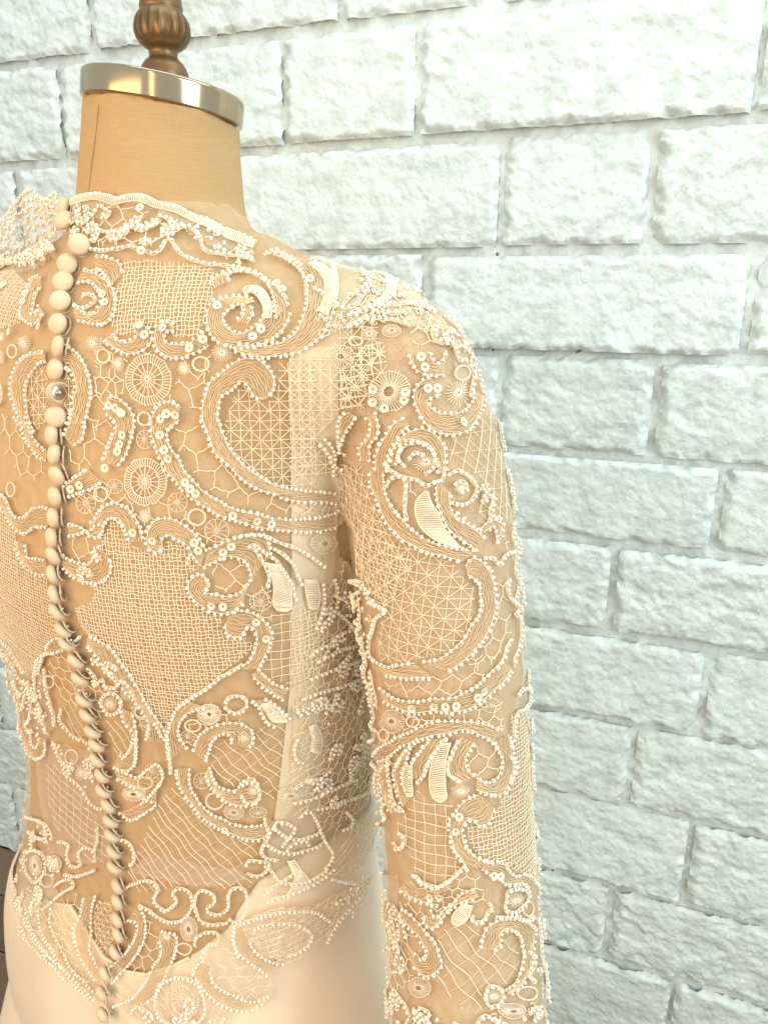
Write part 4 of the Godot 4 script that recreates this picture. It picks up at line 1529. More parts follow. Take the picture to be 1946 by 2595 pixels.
	band(0,[-1733,-4908,-4559,-1715,-4987,-4539,-1726,-5062,-4531,-1781,-5153,-4537,-1817,-5267,-4532,-1866,-5344,-4539,-1948,-5465,-4552,-2139,-5626,-4612],[-1722,-4847,-4564,-1593,-4835,-4521,-1591,-4934,-4506,-1625,-5057,-4497,-1658,-5167,-4490,-1698,-5252,-4490,-1762,-5374,-4491,-1825,-5441,-4503])
	band(0,[-2895,-5191,-5166,-2902,-5328,-5139,-2862,-5405,-5089,-2762,-5475,-5001,-2668,-5552,-4921,-2541,-5613,-4829,-2384,-5661,-4731],[-2763,-5107,-5083,-2772,-5261,-5057,-2716,-5346,-4999,-2643,-5420,-4934,-2554,-5517,-4857,-2431,-5553,-4778,-2312,-5609,-4703])
	band(0,[-2434,-4867,-4912,-2480,-5022,-4911,-2498,-5164,-4895,-2470,-5297,-4854,-2405,-5394,-4796,-2289,-5481,-4716],[-2315,-4778,-4857,-2369,-4937,-4861,-2387,-5092,-4844,-2361,-5225,-4805,-2314,-5304,-4764,-2235,-5396,-4704])
	band(0,[-1353,-4951,-4446,-1424,-5049,-4445,-1374,-5153,-4419,-1259,-5279,-4383,-1065,-5342,-4365,-911,-5272,-4391],[-1301,-5000,-4431,-1292,-5098,-4415,-1241,-5157,-4401,-1139,-5215,-4386,-1013,-5274,-4379,-885,-5234,-4402])
	band(0,[-1104,-4608,-4459,-1122,-4727,-4451,-1077,-4858,-4436,-991,-4948,-4429,-881,-5063,-4428],[-1021,-4728,-4452,-987,-4818,-4445,-927,-4897,-4443,-853,-4953,-4448,-780,-4985,-4462])
	band(1,[143,-436,-4392,166,-495,-4379,212,-536,-4376,274,-555,-4384,336,-551,-4409],[250,-423,-4414,266,-467,-4406,289,-490,-4409,321,-477,-4426,345,-420,-4459])
	band(1,[266,-570,-4377,204,-590,-4361,174,-656,-4344,190,-730,-4328,236,-812,-4310,313,-872,-4300,407,-884,-4323,489,-863,-4372,551,-785,-4466,574,-703,-4549],[321,-660,-4366,274,-672,-4350,243,-694,-4339,266,-731,-4333,313,-766,-4333,376,-773,-4350,432,-770,-4378,474,-752,-4412,509,-706,-4464,506,-654,-4488])
	band(1,[-190,-757,-4440,-246,-784,-4461,-261,-863,-4497,-261,-944,-4536,-231,-1032,-4558],[-150,-779,-4433,-183,-832,-4460,-217,-878,-4490,-250,-999,-4558,-205,-1035,-4533])
	band(1,[-40,-763,-4383,-17,-838,-4365,-25,-908,-4362,-64,-968,-4381,-64,-1055,-4373],[-79,-789,-4402,-56,-842,-4388,-72,-923,-4394,-121,-995,-4432,-105,-1063,-4410])
	band(0,[-405,-934,-4527,-347,-1039,-4590,-304,-1140,-4655,-264,-1195,-4668],[-380,-917,-4522,-305,-1012,-4581,-260,-1115,-4622,-217,-1155,-4579])
	band(1,[129,-783,-4322,60,-831,-4331,14,-919,-4338,-25,-1016,-4348,-29,-1111,-4339],[152,-827,-4310,114,-858,-4312,68,-959,-4307,45,-1038,-4306,26,-1102,-4306])
	band(1,[-56,-1114,-4360,-52,-1209,-4346,-21,-1274,-4314,23,-1384,-4271,86,-1461,-4227,163,-1514,-4188,256,-1554,-4162,358,-1581,-4156,454,-1614,-4166],[11,-1103,-4315,23,-1226,-4292,62,-1307,-4260,116,-1370,-4227,171,-1427,-4201,248,-1485,-4176,326,-1514,-4166,413,-1540,-4170,535,-1569,-4203])
	band(1,[30,-1079,-4308,60,-968,-4309,122,-888,-4303,198,-852,-4301,274,-871,-4296,337,-940,-4289,349,-1030,-4272,350,-1098,-4257],[76,-1058,-4290,106,-941,-4297,152,-909,-4292,206,-915,-4284,267,-960,-4276,306,-1028,-4265,314,-1074,-4256,311,-1103,-4250])
	band(1,[315,-1140,-4243,304,-1200,-4229,309,-1269,-4215,332,-1330,-4204,372,-1416,-4191,436,-1480,-4188,551,-1572,-4211],[378,-1211,-4237,379,-1271,-4224,395,-1333,-4213,435,-1374,-4213,468,-1400,-4217,517,-1436,-4228,584,-1508,-4243])
	band(1,[554,-1457,-4241,588,-1422,-4272,637,-1411,-4313,693,-1454,-4354,687,-1535,-4319],[584,-1470,-4254,610,-1453,-4278,637,-1445,-4302,655,-1479,-4304,664,-1543,-4294])
	band(1,[474,-1647,-4166,518,-1606,-4189,586,-1657,-4212,635,-1747,-4223,654,-1847,-4214,660,-1944,-4196,635,-2025,-4161,593,-2103,-4123,527,-2173,-4085,462,-2232,-4063,383,-2288,-4050],[487,-1700,-4160,529,-1733,-4168,558,-1770,-4174,563,-1818,-4166,572,-1883,-4158,561,-1953,-4139,516,-2010,-4112,476,-2086,-4088,421,-2139,-4071,342,-2205,-4062,247,-2234,-4075])
	band(1,[304,-2324,-4054,225,-2339,-4072,153,-2360,-4101,65,-2375,-4159,24,-2391,-4195],[200,-2249,-4089,121,-2282,-4125,57,-2320,-4168,7,-2331,-4213,-34,-2331,-4263])
	band(1,[778,-2362,-4202,740,-2402,-4158,651,-2454,-4088,546,-2515,-4038,431,-2544,-4018,323,-2541,-4027,219,-2572,-4054,123,-2586,-4106,24,-2573,-4192],[710,-2283,-4159,631,-2332,-4100,556,-2391,-4060,474,-2432,-4036,410,-2459,-4028,298,-2470,-4039,203,-2506,-4067,90,-2523,-4133,-1,-2501,-4222])
	band(1,[-36,-3088,-4309,21,-2922,-4189,67,-2852,-4138,124,-2770,-4095,205,-2697,-4051,284,-2629,-4027,388,-2609,-4011,510,-2613,-4016,620,-2656,-4039,709,-2716,-4073],[-1,-3055,-4220,50,-2971,-4146,116,-2854,-4091,181,-2790,-4055,237,-2746,-4033,317,-2703,-4011,405,-2678,-4002,495,-2663,-4007,587,-2709,-4019,666,-2776,-4035])
	band(1,[766,-2764,-4101,786,-2889,-4085,816,-2980,-4089,788,-3055,-4044,714,-3123,-3978,566,-3054,-3940],[674,-2779,-4039,721,-2885,-4039,726,-2936,-4029,704,-3003,-4001,642,-3027,-3967,565,-2979,-3956])
	band(1,[554,-2754,-4002,513,-2807,-3983,497,-2881,-3966,514,-2924,-3959,557,-2969,-3956],[479,-2713,-3998,431,-2796,-3981,404,-2881,-3967,408,-2948,-3954,482,-2997,-3942])
	band(1,[583,-3090,-3936,525,-3104,-3923,476,-3149,-3911,427,-3219,-3900,412,-3272,-3892,425,-3356,-3874,446,-3423,-3858,488,-3498,-3840,530,-3567,-3826],[679,-3195,-3944,645,-3278,-3912,586,-3283,-3894,543,-3236,-3897,490,-3276,-3886,490,-3344,-3872,512,-3412,-3858,571,-3484,-3847,675,-3545,-3859])
	band(1,[29,-3038,-4169,8,-3143,-4201,8,-3246,-4201,34,-3299,-4149,77,-3348,-4081],[67,-2976,-4125,59,-3058,-4128,72,-3160,-4103,93,-3246,-4070,143,-3265,-4018])
	band(1,[149,-2865,-4065,109,-2985,-4082,97,-3066,-4085,113,-3156,-4058,143,-3247,-4020],[189,-2805,-4048,158,-2941,-4049,134,-3034,-4055,150,-3124,-4029,192,-3157,-3995])
	band(1,[301,-2732,-4012,246,-2822,-4018,194,-2934,-4026,191,-3032,-4014],[390,-2714,-3999,334,-2795,-3994,287,-2889,-3991,263,-2981,-3984])
	band(1,[129,-3855,-3967,171,-3852,-3919,233,-3838,-3867,286,-3832,-3834,360,-3821,-3802],[211,-3681,-3907,253,-3708,-3875,330,-3711,-3834,416,-3645,-3820,484,-3564,-3827])
	band(1,[283,-3920,-3816,279,-3965,-3808,316,-3986,-3782,361,-3940,-3774,409,-3851,-3780,475,-3786,-3784,591,-3740,-3794],[311,-3872,-3811,328,-3900,-3797,352,-3908,-3784,385,-3848,-3787,442,-3786,-3788,490,-3720,-3795,573,-3695,-3802])
	band(1,[151,-3978,-3915,213,-3979,-3852,279,-4026,-3794,337,-4068,-3753,362,-4144,-3724,382,-4197,-3703,338,-4270,-3705,281,-4322,-3726,206,-4296,-3790],[130,-4046,-3929,189,-4060,-3858,242,-4073,-3808,271,-4117,-3778,300,-4145,-3754,288,-4195,-3750,264,-4227,-3758,231,-4214,-3786,214,-4245,-3794])
	band(1,[618,-4074,-3709,618,-4008,-3727,652,-3947,-3750,704,-3923,-3772,785,-3923,-3809,882,-4003,-3855,968,-4151,-3902,956,-4234,-3855,933,-4350,-3789,872,-4394,-3720,787,-4407,-3666],[687,-4095,-3718,731,-4066,-3741,722,-4014,-3753,758,-3994,-3774,814,-4018,-3797,862,-4087,-3811,877,-4153,-3801,887,-4225,-3786,862,-4314,-3738,833,-4355,-3706,760,-4371,-3664])
	band(1,[622,-3519,-3849,692,-3548,-3865,746,-3575,-3883,803,-3677,-3891,904,-3748,-3962,1000,-3926,-4051],[606,-3571,-3834,675,-3611,-3843,720,-3649,-3852,766,-3709,-3860,883,-3777,-3930,937,-3887,-3955])
	band(1,[53,-4055,-4080,96,-4064,-3979,130,-4111,-3916,131,-4230,-3892],[87,-4022,-4002,113,-4022,-3958,147,-4064,-3903,172,-4156,-3854])
	satin(0,[-545,-2983,-4537,-528,-3092,-4549,-541,-3190,-4543],[-503,-2975,-4562,-466,-3107,-4590,-480,-3243,-4582])
	satin(0,[-2082,424,-5376,-2015,479,-5283,-1897,495,-5165,-1807,497,-5108,-1738,485,-5076,-1663,467,-5051,-1602,479,-5045,-1533,486,-5045,-1477,475,-5047,-1414,440,-5051,-1359,432,-5064,-1297,410,-5081,-1244,374,-5091,-1180,338,-5103,-1105,307,-5110,-1006,257,-5046,-898,217,-4979,-811,180,-4971],[-2081,397,-5362,-2015,440,-5269,-1891,457,-5150,-1808,462,-5100,-1751,450,-5072,-1681,430,-5048,-1603,443,-5038,-1535,447,-5037,-1492,434,-5037,-1433,407,-5040,-1378,394,-5049,-1315,372,-5060,-1264,340,-5064,-1202,303,-5059,-1117,266,-5041,-1007,220,-4944,-911,178,-4934,-814,142,-4921])
	satin(1,[-314,54,-4902,-274,-55,-4681,-279,-150,-4573,-340,-235,-4514],[-328,26,-4818,-311,-63,-4671,-325,-141,-4587,-378,-210,-4537])
	satin(0,[-759,-1717,-4419,-733,-1782,-4425,-718,-1890,-4427,-723,-2007,-4423,-697,-2056,-4433],[-685,-1738,-4446,-650,-1817,-4459,-621,-1941,-4470,-620,-2040,-4469,-640,-2068,-4459])
	satin(0,[-539,-1875,-4520,-532,-1986,-4522,-516,-2091,-4532],[-473,-1895,-4568,-452,-2013,-4583,-469,-2113,-4568])
	satin(1,[246,-1200,-4229,197,-1255,-4225,193,-1333,-4212,225,-1416,-4192,302,-1483,-4173,397,-1531,-4169],[258,-1200,-4229,274,-1261,-4216,317,-1330,-4204,349,-1415,-4188,396,-1478,-4181,444,-1536,-4178])
	satin(1,[366,-2750,-3996,318,-2840,-3990,299,-2929,-3980,296,-3033,-3963,313,-3107,-3945,345,-3135,-3930],[414,-2747,-3992,391,-2840,-3976,384,-2925,-3961,386,-3026,-3942,394,-3098,-3927,370,-3131,-3925])
	satin(1,[154,-2951,-4050,142,-3038,-4047,150,-3124,-4029,171,-3162,-4009],[194,-2934,-4026,195,-3031,-4011,199,-3108,-3997,200,-3144,-3992])
	satin(1,[508,-3784,-3781,467,-3825,-3775,438,-3879,-3766,438,-3921,-3755],[558,-3797,-3778,533,-3871,-3758,508,-3905,-3750,467,-3933,-3747])
	satin(0,[-843,-90,-4677,-798,-73,-4691,-740,-81,-4680,-689,-125,-4636,-657,-194,-4579,-663,-254,-4544],[-831,-116,-4653,-785,-108,-4658,-745,-134,-4633,-714,-177,-4596,-702,-220,-4567,-701,-255,-4547])
	satin(1,[-463,44,-4836,-381,-10,-4747,-347,-81,-4653,-352,-158,-4575,-396,-219,-4534],[-417,54,-4862,-316,-1,-4765,-281,-89,-4637,-288,-158,-4566,-341,-218,-4526])
	satin(1,[-76,1,-4873,-4,-29,-4813,5,-99,-4654,-32,-150,-4574,-68,-175,-4544],[-58,-8,-4843,44,-38,-4860,61,-108,-4665,14,-158,-4574,-41,-184,-4539])
	satin(0,[-838,-2724,-4417,-802,-2803,-4429,-765,-2884,-4442],[-787,-2719,-4429,-712,-2820,-4456,-675,-2904,-4473])
	satin(0,[-725,-4093,-4499,-695,-4176,-4512,-710,-4261,-4512,-759,-4367,-4501],[-681,-4092,-4513,-619,-4206,-4544,-622,-4295,-4547,-727,-4391,-4512])
	bead_line(0,[-1712,-5243,-4496,-1565,-5139,-4465,-1427,-5134,-4432,-1363,-5236,-4404,-1355,-5390,-4376,-1440,-5504,-4371,-1581,-5554,-4397,-1710,-5539,-4441,-1749,-5426,-4477,-1712,-5243,-4496])
	bead_line(0,[-1504,-5350,-4414,-1474,-5287,-4418,-1434,-5335,-4401,-1464,-5411,-4394,-1504,-5350,-4414])
	bead_line(0,[-3224,-5413,-5406,-3091,-5442,-5266,-2953,-5522,-5129,-2746,-5554,-4971,-2576,-5573,-4858,-2399,-5625,-4746,-2315,-5662,-4694])
	bead_line(0,[-3251,-5491,-5408,-3315,-5473,-5485,-3436,-5460,-5650,-3523,-5452,-5806])
	bead_line(0,[-3089,-5310,-5303,-3019,-5449,-5202,-2867,-5525,-5063,-2727,-5557,-4958])
	bead_line(0,[-808,-3762,-4467,-747,-3844,-4484,-673,-3907,-4509,-576,-3930,-4551,-488,-3917,-4602])
	bead_line(0,[-860,-3908,-4463,-776,-3994,-4481,-667,-4038,-4516,-558,-4040,-4565,-469,-4017,-4619])
	bead_line(0,[-881,-4105,-4466,-807,-4191,-4482,-698,-4250,-4515,-587,-4251,-4562,-486,-4218,-4620])
	bead_line(0,[-489,-2497,-4560,-409,-2485,-4626,-329,-2482,-4711,-247,-2518,-4827,-195,-2506,-4923])
	bead_line(0,[-533,-2614,-4535,-433,-2608,-4608,-331,-2616,-4711,-228,-2661,-4860,-164,-2680,-4989])
	bead_line(0,[-568,-2748,-4519,-456,-2744,-4592,-344,-2770,-4697,-230,-2813,-4858,-144,-2877,-5038])
	bead_line(0,[-380,-2042,-4651,-303,-2129,-4742,-233,-2237,-4848,-193,-2358,-4925])
	bead_line(0,[-363,-2177,-4668,-305,-2269,-4739,-256,-2376,-4812])
	bead_line(0,[-622,-2844,-4494,-540,-2834,-4537,-449,-2874,-4600,-378,-2876,-4663])
	bead_line(0,[-667,-3478,-4495,-570,-3430,-4535,-475,-3446,-4591,-410,-3402,-4639])
	bead_line(0,[-671,-3586,-4498,-565,-3596,-4543,-457,-3593,-4609,-349,-3598,-4703,-263,-3643,-4817])
	bead_line(0,[-514,-3702,-4576,-407,-3739,-4655,-287,-3791,-4790,-164,-3927,-5037])
	bead_line(0,[-884,-4385,-4476,-770,-4349,-4498,-657,-4326,-4534,-544,-4289,-4587,-453,-4241,-4646])
	bead_line(0,[-1104,-4631,-4458,-1121,-4755,-4448,-1091,-4876,-4434])
	bead_line(0,[-1079,-4589,-4460,-960,-4537,-4467,-821,-4500,-4488,-686,-4524,-4527,-575,-4589,-4577,-488,-4744,-4625])
	bead_line(0,[-988,-4648,-4460,-894,-4602,-4472,-780,-4610,-4495,-668,-4675,-4529,-603,-4803,-4550,-651,-4892,-4519,-766,-4920,-4474])
	bead_line(0,[-219,-4627,-4965,-255,-4684,-4893,-326,-4719,-4785,-408,-4765,-4691,-466,-4831,-4635,-514,-4924,-4592])
	bead_line(0,[-1827,162,-5003,-1736,152,-4963,-1646,160,-4932,-1540,168,-4905,-1470,145,-4887,-1391,131,-4874,-1326,186,-4900,-1274,158,-4878,-1225,113,-4859,-1138,76,-4841,-1051,49,-4825,-944,40,-4814,-778,3,-4771])
	bead_line(0,[-1869,239,-5062,-1802,266,-5048,-1699,245,-5001,-1636,254,-4988,-1585,272,-4989,-1496,272,-4981,-1429,281,-4988,-1405,347,-5027,-1338,310,-5020,-1311,244,-4970,-1233,274,-5017,-1138,205,-4921,-1103,140,-4873,-1007,113,-4864,-940,104,-4864,-845,86,-4858])
	bead_line(0,[-1942,471,-5196,-1857,483,-5133,-1783,489,-5095,-1716,477,-5067,-1653,457,-5047,-1602,466,-5042,-1553,475,-5042,-1487,466,-5044,-1432,439,-5047,-1369,422,-5059,-1306,405,-5076,-1252,369,-5085,-1216,342,-5087,-1133,316,-5106,-1070,277,-5077,-956,235,-4986,-859,198,-4974,-803,180,-4975])
	bead_line(0,[-1947,-174,-4904,-1898,-201,-4870,-1830,-191,-4847,-1776,-144,-4848,-1839,-118,-4895,-1893,-137,-4904])
	bead_line(0,[-2581,-702,-5114,-2567,-761,-5089,-2587,-824,-5088,-2659,-854,-5139])
	bead_line(0,[-745,100,-4886,-673,119,-4930,-612,91,-4898,-551,63,-4860,-487,17,-4788])
	bead_line(1,[-240,-200,-4523,-214,-149,-4564,-169,-115,-4595,-124,-89,-4629,-98,-46,-4705,-148,8,-4835])
	bead_line(1,[-221,-302,-4459,-158,-268,-4474,-86,-234,-4495,-31,-217,-4511,59,-226,-4512,151,-219,-4537])
	bead_line(1,[-212,-234,-4496,-140,-200,-4518,-50,-184,-4538,41,-184,-4551,134,-177,-4586,246,-187,-4629])
	bead_line(0,[-901,-1532,-4396,-835,-1532,-4410,-762,-1544,-4430,-662,-1607,-4463,-579,-1653,-4503,-506,-1723,-4547,-423,-1824,-4611])
	bead_line(0,[-867,-1614,-4396,-819,-1598,-4409,-783,-1627,-4417,-747,-1667,-4426,-702,-1704,-4441,-685,-1738,-4446,-650,-1807,-4459,-615,-1889,-4475,-599,-1979,-4481,-581,-2027,-4491])
	bead_line(0,[-709,-1631,-4442,-655,-1681,-4462,-619,-1729,-4478,-592,-1776,-4490,-584,-1821,-4493,-558,-1902,-4507])
	bead_line(0,[-829,-1607,-4405,-794,-1661,-4411,-768,-1726,-4415,-743,-1792,-4421,-745,-1844,-4418,-756,-1890,-4413])
	bead_line(0,[-436,-1941,-4598,-429,-2066,-4602,-451,-2171,-4583,-482,-2251,-4559])
	bead_line(0,[-368,-1935,-4665,-350,-2034,-4683,-352,-2125,-4681,-393,-2220,-4637])
	bead_line(0,[-300,-1947,-4748,-240,-1983,-4836,-201,-2084,-4909,-232,-2130,-4851,-292,-2112,-4756])
	bead_line(0,[-304,-2234,-4740,-244,-2288,-4830,-215,-2387,-4883,-306,-2364,-4738,-377,-2370,-4656,-439,-2483,-4599])
	bead_line(0,[-527,-2446,-4532,-477,-2406,-4567,-407,-2402,-4626])
	bead_line(1,[-176,-1916,-4565,-191,-2141,-4929,-144,-2023,-4457,-123,-2113,-4413,-136,-2259,-4483,-104,-2311,-4386,-83,-2405,-4350,-95,-2524,-4399,-63,-2560,-4323,-43,-2656,-4291])
	bead_line(1,[-176,-1916,-4565,-110,-1867,-4374,-61,-1932,-4302,17,-1958,-4222,36,-1961,-4207])
	bead_line(1,[-31,-2042,-4264,-41,-2111,-4274,-62,-2189,-4300,-62,-2312,-4304,-32,-2333,-4260])
	bead_line(0,[-928,-2404,-4379,-1001,-2458,-4374,-1064,-2491,-4372,-1114,-2539,-4375,-1176,-2595,-4381,-1232,-2634,-4388,-1301,-2688,-4400,-1367,-2745,-4415])
	bead_line(0,[-1061,-2706,-4389,-1027,-2658,-4387,-965,-2649,-4391,-922,-2689,-4399,-931,-2750,-4402,-984,-2783,-4398,-1035,-2769,-4394,-1063,-2725,-4390])
	bead_line(0,[-999,-3390,-4431,-937,-3353,-4433,-887,-3411,-4441,-881,-3492,-4445,-927,-3542,-4442,-980,-3525,-4438,-1003,-3457,-4434])
	bead_line(0,[-860,-3713,-4456,-834,-3828,-4464,-871,-3907,-4461,-896,-3974,-4459,-866,-4035,-4465,-780,-4079,-4484])
	bead_line(0,[-1016,-4109,-4455,-979,-4053,-4455,-901,-4066,-4462,-847,-4095,-4471,-885,-4178,-4468,-954,-4200,-4462,-1008,-4168,-4457])
	bead_line(0,[-619,-3059,-4501,-643,-3142,-4493,-626,-3238,-4503,-585,-3265,-4522])
	bead_line(0,[-634,-3736,-4517,-568,-3692,-4546,-518,-3814,-4578,-489,-3946,-4602,-460,-4113,-4631,-508,-4203,-4604])
	bead_line(0,[-785,-3724,-4471,-711,-3755,-4491,-659,-3826,-4511,-705,-3883,-4497,-752,-3956,-4486])
	bead_line(0,[-721,-3993,-4496,-675,-3949,-4510,-598,-3949,-4541,-578,-4001,-4553])
	bead_line(0,[-892,-4310,-4473,-832,-4245,-4480,-763,-4201,-4493,-705,-4158,-4508])
	bead_line(0,[-333,-3861,-4737,-291,-3998,-4799,-369,-4005,-4705])
	bead_line(0,[-477,-4317,-4632,-368,-4476,-4738,-278,-4619,-4858,-219,-4642,-4964])
	bead_line(0,[-439,-4591,-4671,-370,-4610,-4736,-278,-4663,-4855])
	bead_line(0,[-1995,-4556,-4714,-1919,-4492,-4681,-1806,-4413,-4633,-1733,-4417,-4603,-1710,-4471,-4593,-1754,-4564,-4607,-1729,-4616,-4593,-1666,-4639,-4568,-1591,-4570,-4548,-1559,-4514,-4540,-1589,-4462,-4551,-1550,-4403,-4539,-1480,-4384,-4520,-1437,-4436,-4509,-1438,-4529,-4507,-1485,-4631,-4513,-1573,-4713,-4530,-1687,-4734,-4566,-1772,-4706,-4602,-1830,-4684,-4628,-1906,-4685,-4662])
	bead_line(0,[-1417,-4524,-4503,-1395,-4411,-4500,-1332,-4360,-4487,-1270,-4390,-4478,-1262,-4467,-4476,-1318,-4521,-4483,-1314,-4566,-4481,-1230,-4570,-4469,-1162,-4503,-4466,-1155,-4394,-4466,-1112,-4313,-4462,-1050,-4312,-4461,-1017,-4376,-4464,-1022,-4470,-4464,-1077,-4562,-4461,-1142,-4594,-4461,-1182,-4641,-4461,-1248,-4662,-4466,-1327,-4673,-4476,-1391,-4640,-4490,-1417,-4524,-4503])
	bead_line(0,[-1970,-5604,-4536,-1920,-5524,-4528,-1843,-5520,-4496,-1769,-5547,-4461,-1848,-5636,-4476,-1787,-5626,-4453,-1682,-5587,-4423,-1626,-5618,-4399])
	bead_line(0,[-1318,-5510,-4348,-1251,-5474,-4347,-1196,-5386,-4359])
	bead_line(0,[-1431,-4894,-4470,-1428,-4822,-4479,-1344,-4749,-4471,-1238,-4735,-4458,-1240,-4778,-4454,-1307,-4815,-4458,-1350,-4894,-4454,-1340,-4977,-4441])
	bead_line(0,[-1963,-6035,-4463,-1919,-6091,-4436])
	bead_line(0,[-2687,-4487,-5128,-2563,-4444,-5040,-2601,-4578,-5059,-2552,-4644,-5019,-2452,-4573,-4961,-2455,-4464,-4969,-2370,-4361,-4918,-2284,-4357,-4868,-2280,-4452,-4865])
	bead_line(0,[-2640,-4770,-5062,-2522,-4719,-4990,-2386,-4617,-4917,-2291,-4538,-4868])
	bead_line(0,[-2774,-4953,-5125,-2686,-4856,-5079,-2584,-4783,-5021,-2549,-4824,-4991,-2652,-4925,-5042,-2759,-5046,-5093,-2851,-5177,-5134])
	bead_line(0,[-3204,-4957,-5539,-3233,-5095,-5526,-3138,-5130,-5405,-3031,-5093,-5308,-2903,-4917,-5237,-2894,-4778,-5260,-3020,-4808,-5372,-3170,-4942,-5501])
	bead_line(0,[-3169,-5615,-5287,-3046,-5600,-5184,-2871,-5616,-5044,-2729,-5602,-4949,-2655,-5648,-4891,-2507,-5653,-4801,-2368,-5682,-4718])
	bead_line(0,[-3049,-2753,-5413,-2873,-2715,-5207,-2810,-2780,-5154,-2751,-2849,-5109,-2704,-2882,-5073])
	bead_line(0,[-2980,-2851,-5337,-2868,-2883,-5220,-2831,-2963,-5193,-2789,-3028,-5162,-2781,-3126,-5165,-2902,-3354,-5306])
	bead_line(0,[-2500,-2642,-4898,-2582,-2825,-4974,-2612,-2937,-5007,-2633,-3076,-5038,-2608,-3180,-5031,-2611,-3328,-5047,-2591,-3391,-5037])
	bead_line(0,[-2457,-2720,-4878,-2480,-2879,-4909,-2479,-3005,-4922,-2464,-3141,-4926,-2476,-3262,-4946])
	bead_line(0,[-2681,-2927,-5059,-2709,-3086,-5100,-2739,-3250,-5142,-2833,-3428,-5242])
	bead_line(0,[-2988,-3235,-5393,-2949,-3343,-5357,-2986,-3510,-5412,-3079,-3721,-5550])
	bead_line(0,[-2548,-3428,-5008,-2516,-3514,-4991,-2475,-3640,-4969,-2439,-3710,-4948,-2334,-3747,-4885,-2283,-3811,-4857,-2219,-3885,-4823,-2129,-3874,-4775])
	bead_line(0,[-2362,-3041,-4852,-2408,-3174,-4894,-2344,-3232,-4861,-2307,-3274,-4843,-2176,-3279,-4771,-2146,-3352,-4761])
	bead_line(0,[-2028,-2580,-4627,-1978,-2656,-4611,-2003,-2722,-4630,-1923,-2640,-4584,-1917,-2677,-4586,-1895,-2697,-4578,-1830,-2686,-4549,-1769,-2613,-4516,-1734,-2617,-4503,-1715,-2651,-4500,-1681,-2746,-4498])
	bead_line(0,[-1973,-2851,-4629,-1936,-2787,-4606,-1878,-2744,-4575,-1816,-2753,-4550,-1801,-2814,-4549,-1854,-2907,-4580,-1935,-2932,-4619,-1973,-2851,-4629])
	bead_line(0,[-1561,-2900,-4473,-1526,-2998,-4472,-1480,-3096,-4468,-1486,-3245,-4482,-1491,-3341,-4490])
	bead_line(0,[-1988,-4092,-4710,-1920,-4108,-4679,-1888,-4183,-4666,-1900,-4277,-4673,-1948,-4328,-4697])
	bead_line(0,[-2202,-4068,-4818,-2224,-4214,-4834,-2275,-4345,-4863])
	bead_line(0,[-3193,-4664,-5624,-2930,-4461,-5340,-2795,-4437,-5217,-2771,-4540,-5190])
	bead_line(0,[-3156,-4749,-5545,-2982,-4661,-5366,-2859,-4586,-5261])
	bead_line(0,[-1203,-1652,-4367,-1222,-1713,-4364])
	bead_line(1,[336,-241,-4609,409,-295,-4617,440,-348,-4598,464,-408,-4580,500,-465,-4604,526,-527,-4601,542,-581,-4588,563,-643,-4576,575,-689,-4561])
	bead_line(1,[337,-383,-4472,394,-401,-4505,419,-477,-4493,498,-508,-4568,507,-618,-4510,483,-688,-4449])
	bead_line(1,[-185,-228,-4498,-109,-207,-4515,-32,-193,-4532,61,-179,-4561,139,-180,-4583,217,-195,-4595,295,-233,-4587])
	bead_line(1,[-200,-293,-4462,-139,-264,-4476,-63,-250,-4485,29,-257,-4484,121,-279,-4475,151,-293,-4468])
	bead_line(1,[-409,-91,-4646,-344,-128,-4602,-247,-192,-4530,-171,-178,-4535,-110,-106,-4610,-81,-47,-4708])
	bead_line(1,[130,-1062,-4272,91,-1011,-4291,129,-940,-4291,198,-923,-4283,259,-945,-4279,291,-1006,-4268,283,-1073,-4254,237,-1103,-4248])
	bead_line(1,[153,-1022,-4273,183,-983,-4275,237,-1005,-4267,222,-1051,-4259])
	bead_line(1,[26,-1031,-4316,30,-1077,-4308,146,-1132,-4256,192,-1133,-4247,246,-1170,-4235,300,-1147,-4240,335,-1141,-4245,350,-1066,-4264])
	bead_line(1,[31,-1194,-4292,54,-1144,-4287,100,-1124,-4271,139,-1151,-4255,135,-1236,-4242,135,-1329,-4227,147,-1383,-4215])
	bead_line(1,[427,-1328,-4222,411,-1357,-4211,443,-1375,-4216,475,-1363,-4229])
	bead_line(1,[370,-1112,-4257,425,-1094,-4278,490,-1138,-4295,532,-1204,-4300,508,-1268,-4268,443,-1291,-4236,387,-1272,-4225])
	bead_line(1,[402,-1174,-4251,434,-1154,-4266,474,-1181,-4276,466,-1218,-4263,426,-1214,-4249])
	bead_line(1,[776,-1490,-4463,787,-1527,-4468,774,-1573,-4426,811,-1653,-4474,809,-1713,-4446,796,-1774,-4396,820,-1846,-4417,833,-1887,-4430,796,-1962,-4333,843,-2036,-4394,796,-2034,-4310,842,-2098,-4368,854,-2171,-4366,841,-2225,-4324,830,-2265,-4293,798,-2309,-4237,799,-2359,-4226])
	bead_line(1,[586,-1618,-4220,647,-1640,-4256,684,-1691,-4276,722,-1642,-4328,785,-1658,-4417])
	bead_line(1,[763,-1802,-4335,733,-1836,-4288,753,-1908,-4292,785,-1956,-4319])
	bead_line(1,[766,-2169,-4234,737,-2213,-4196,728,-2250,-4180,675,-2321,-4126])
	bead_line(1,[-197,-2074,-4917,-135,-1846,-4418,-100,-1865,-4358,-145,-1952,-4452,-198,-2196,-4915,-146,-2043,-4470,-173,-2354,-4966,-120,-2156,-4410,-141,-2278,-4523,-103,-2273,-4380,-113,-2351,-4420,-86,-2372,-4353,-106,-2492,-4429])
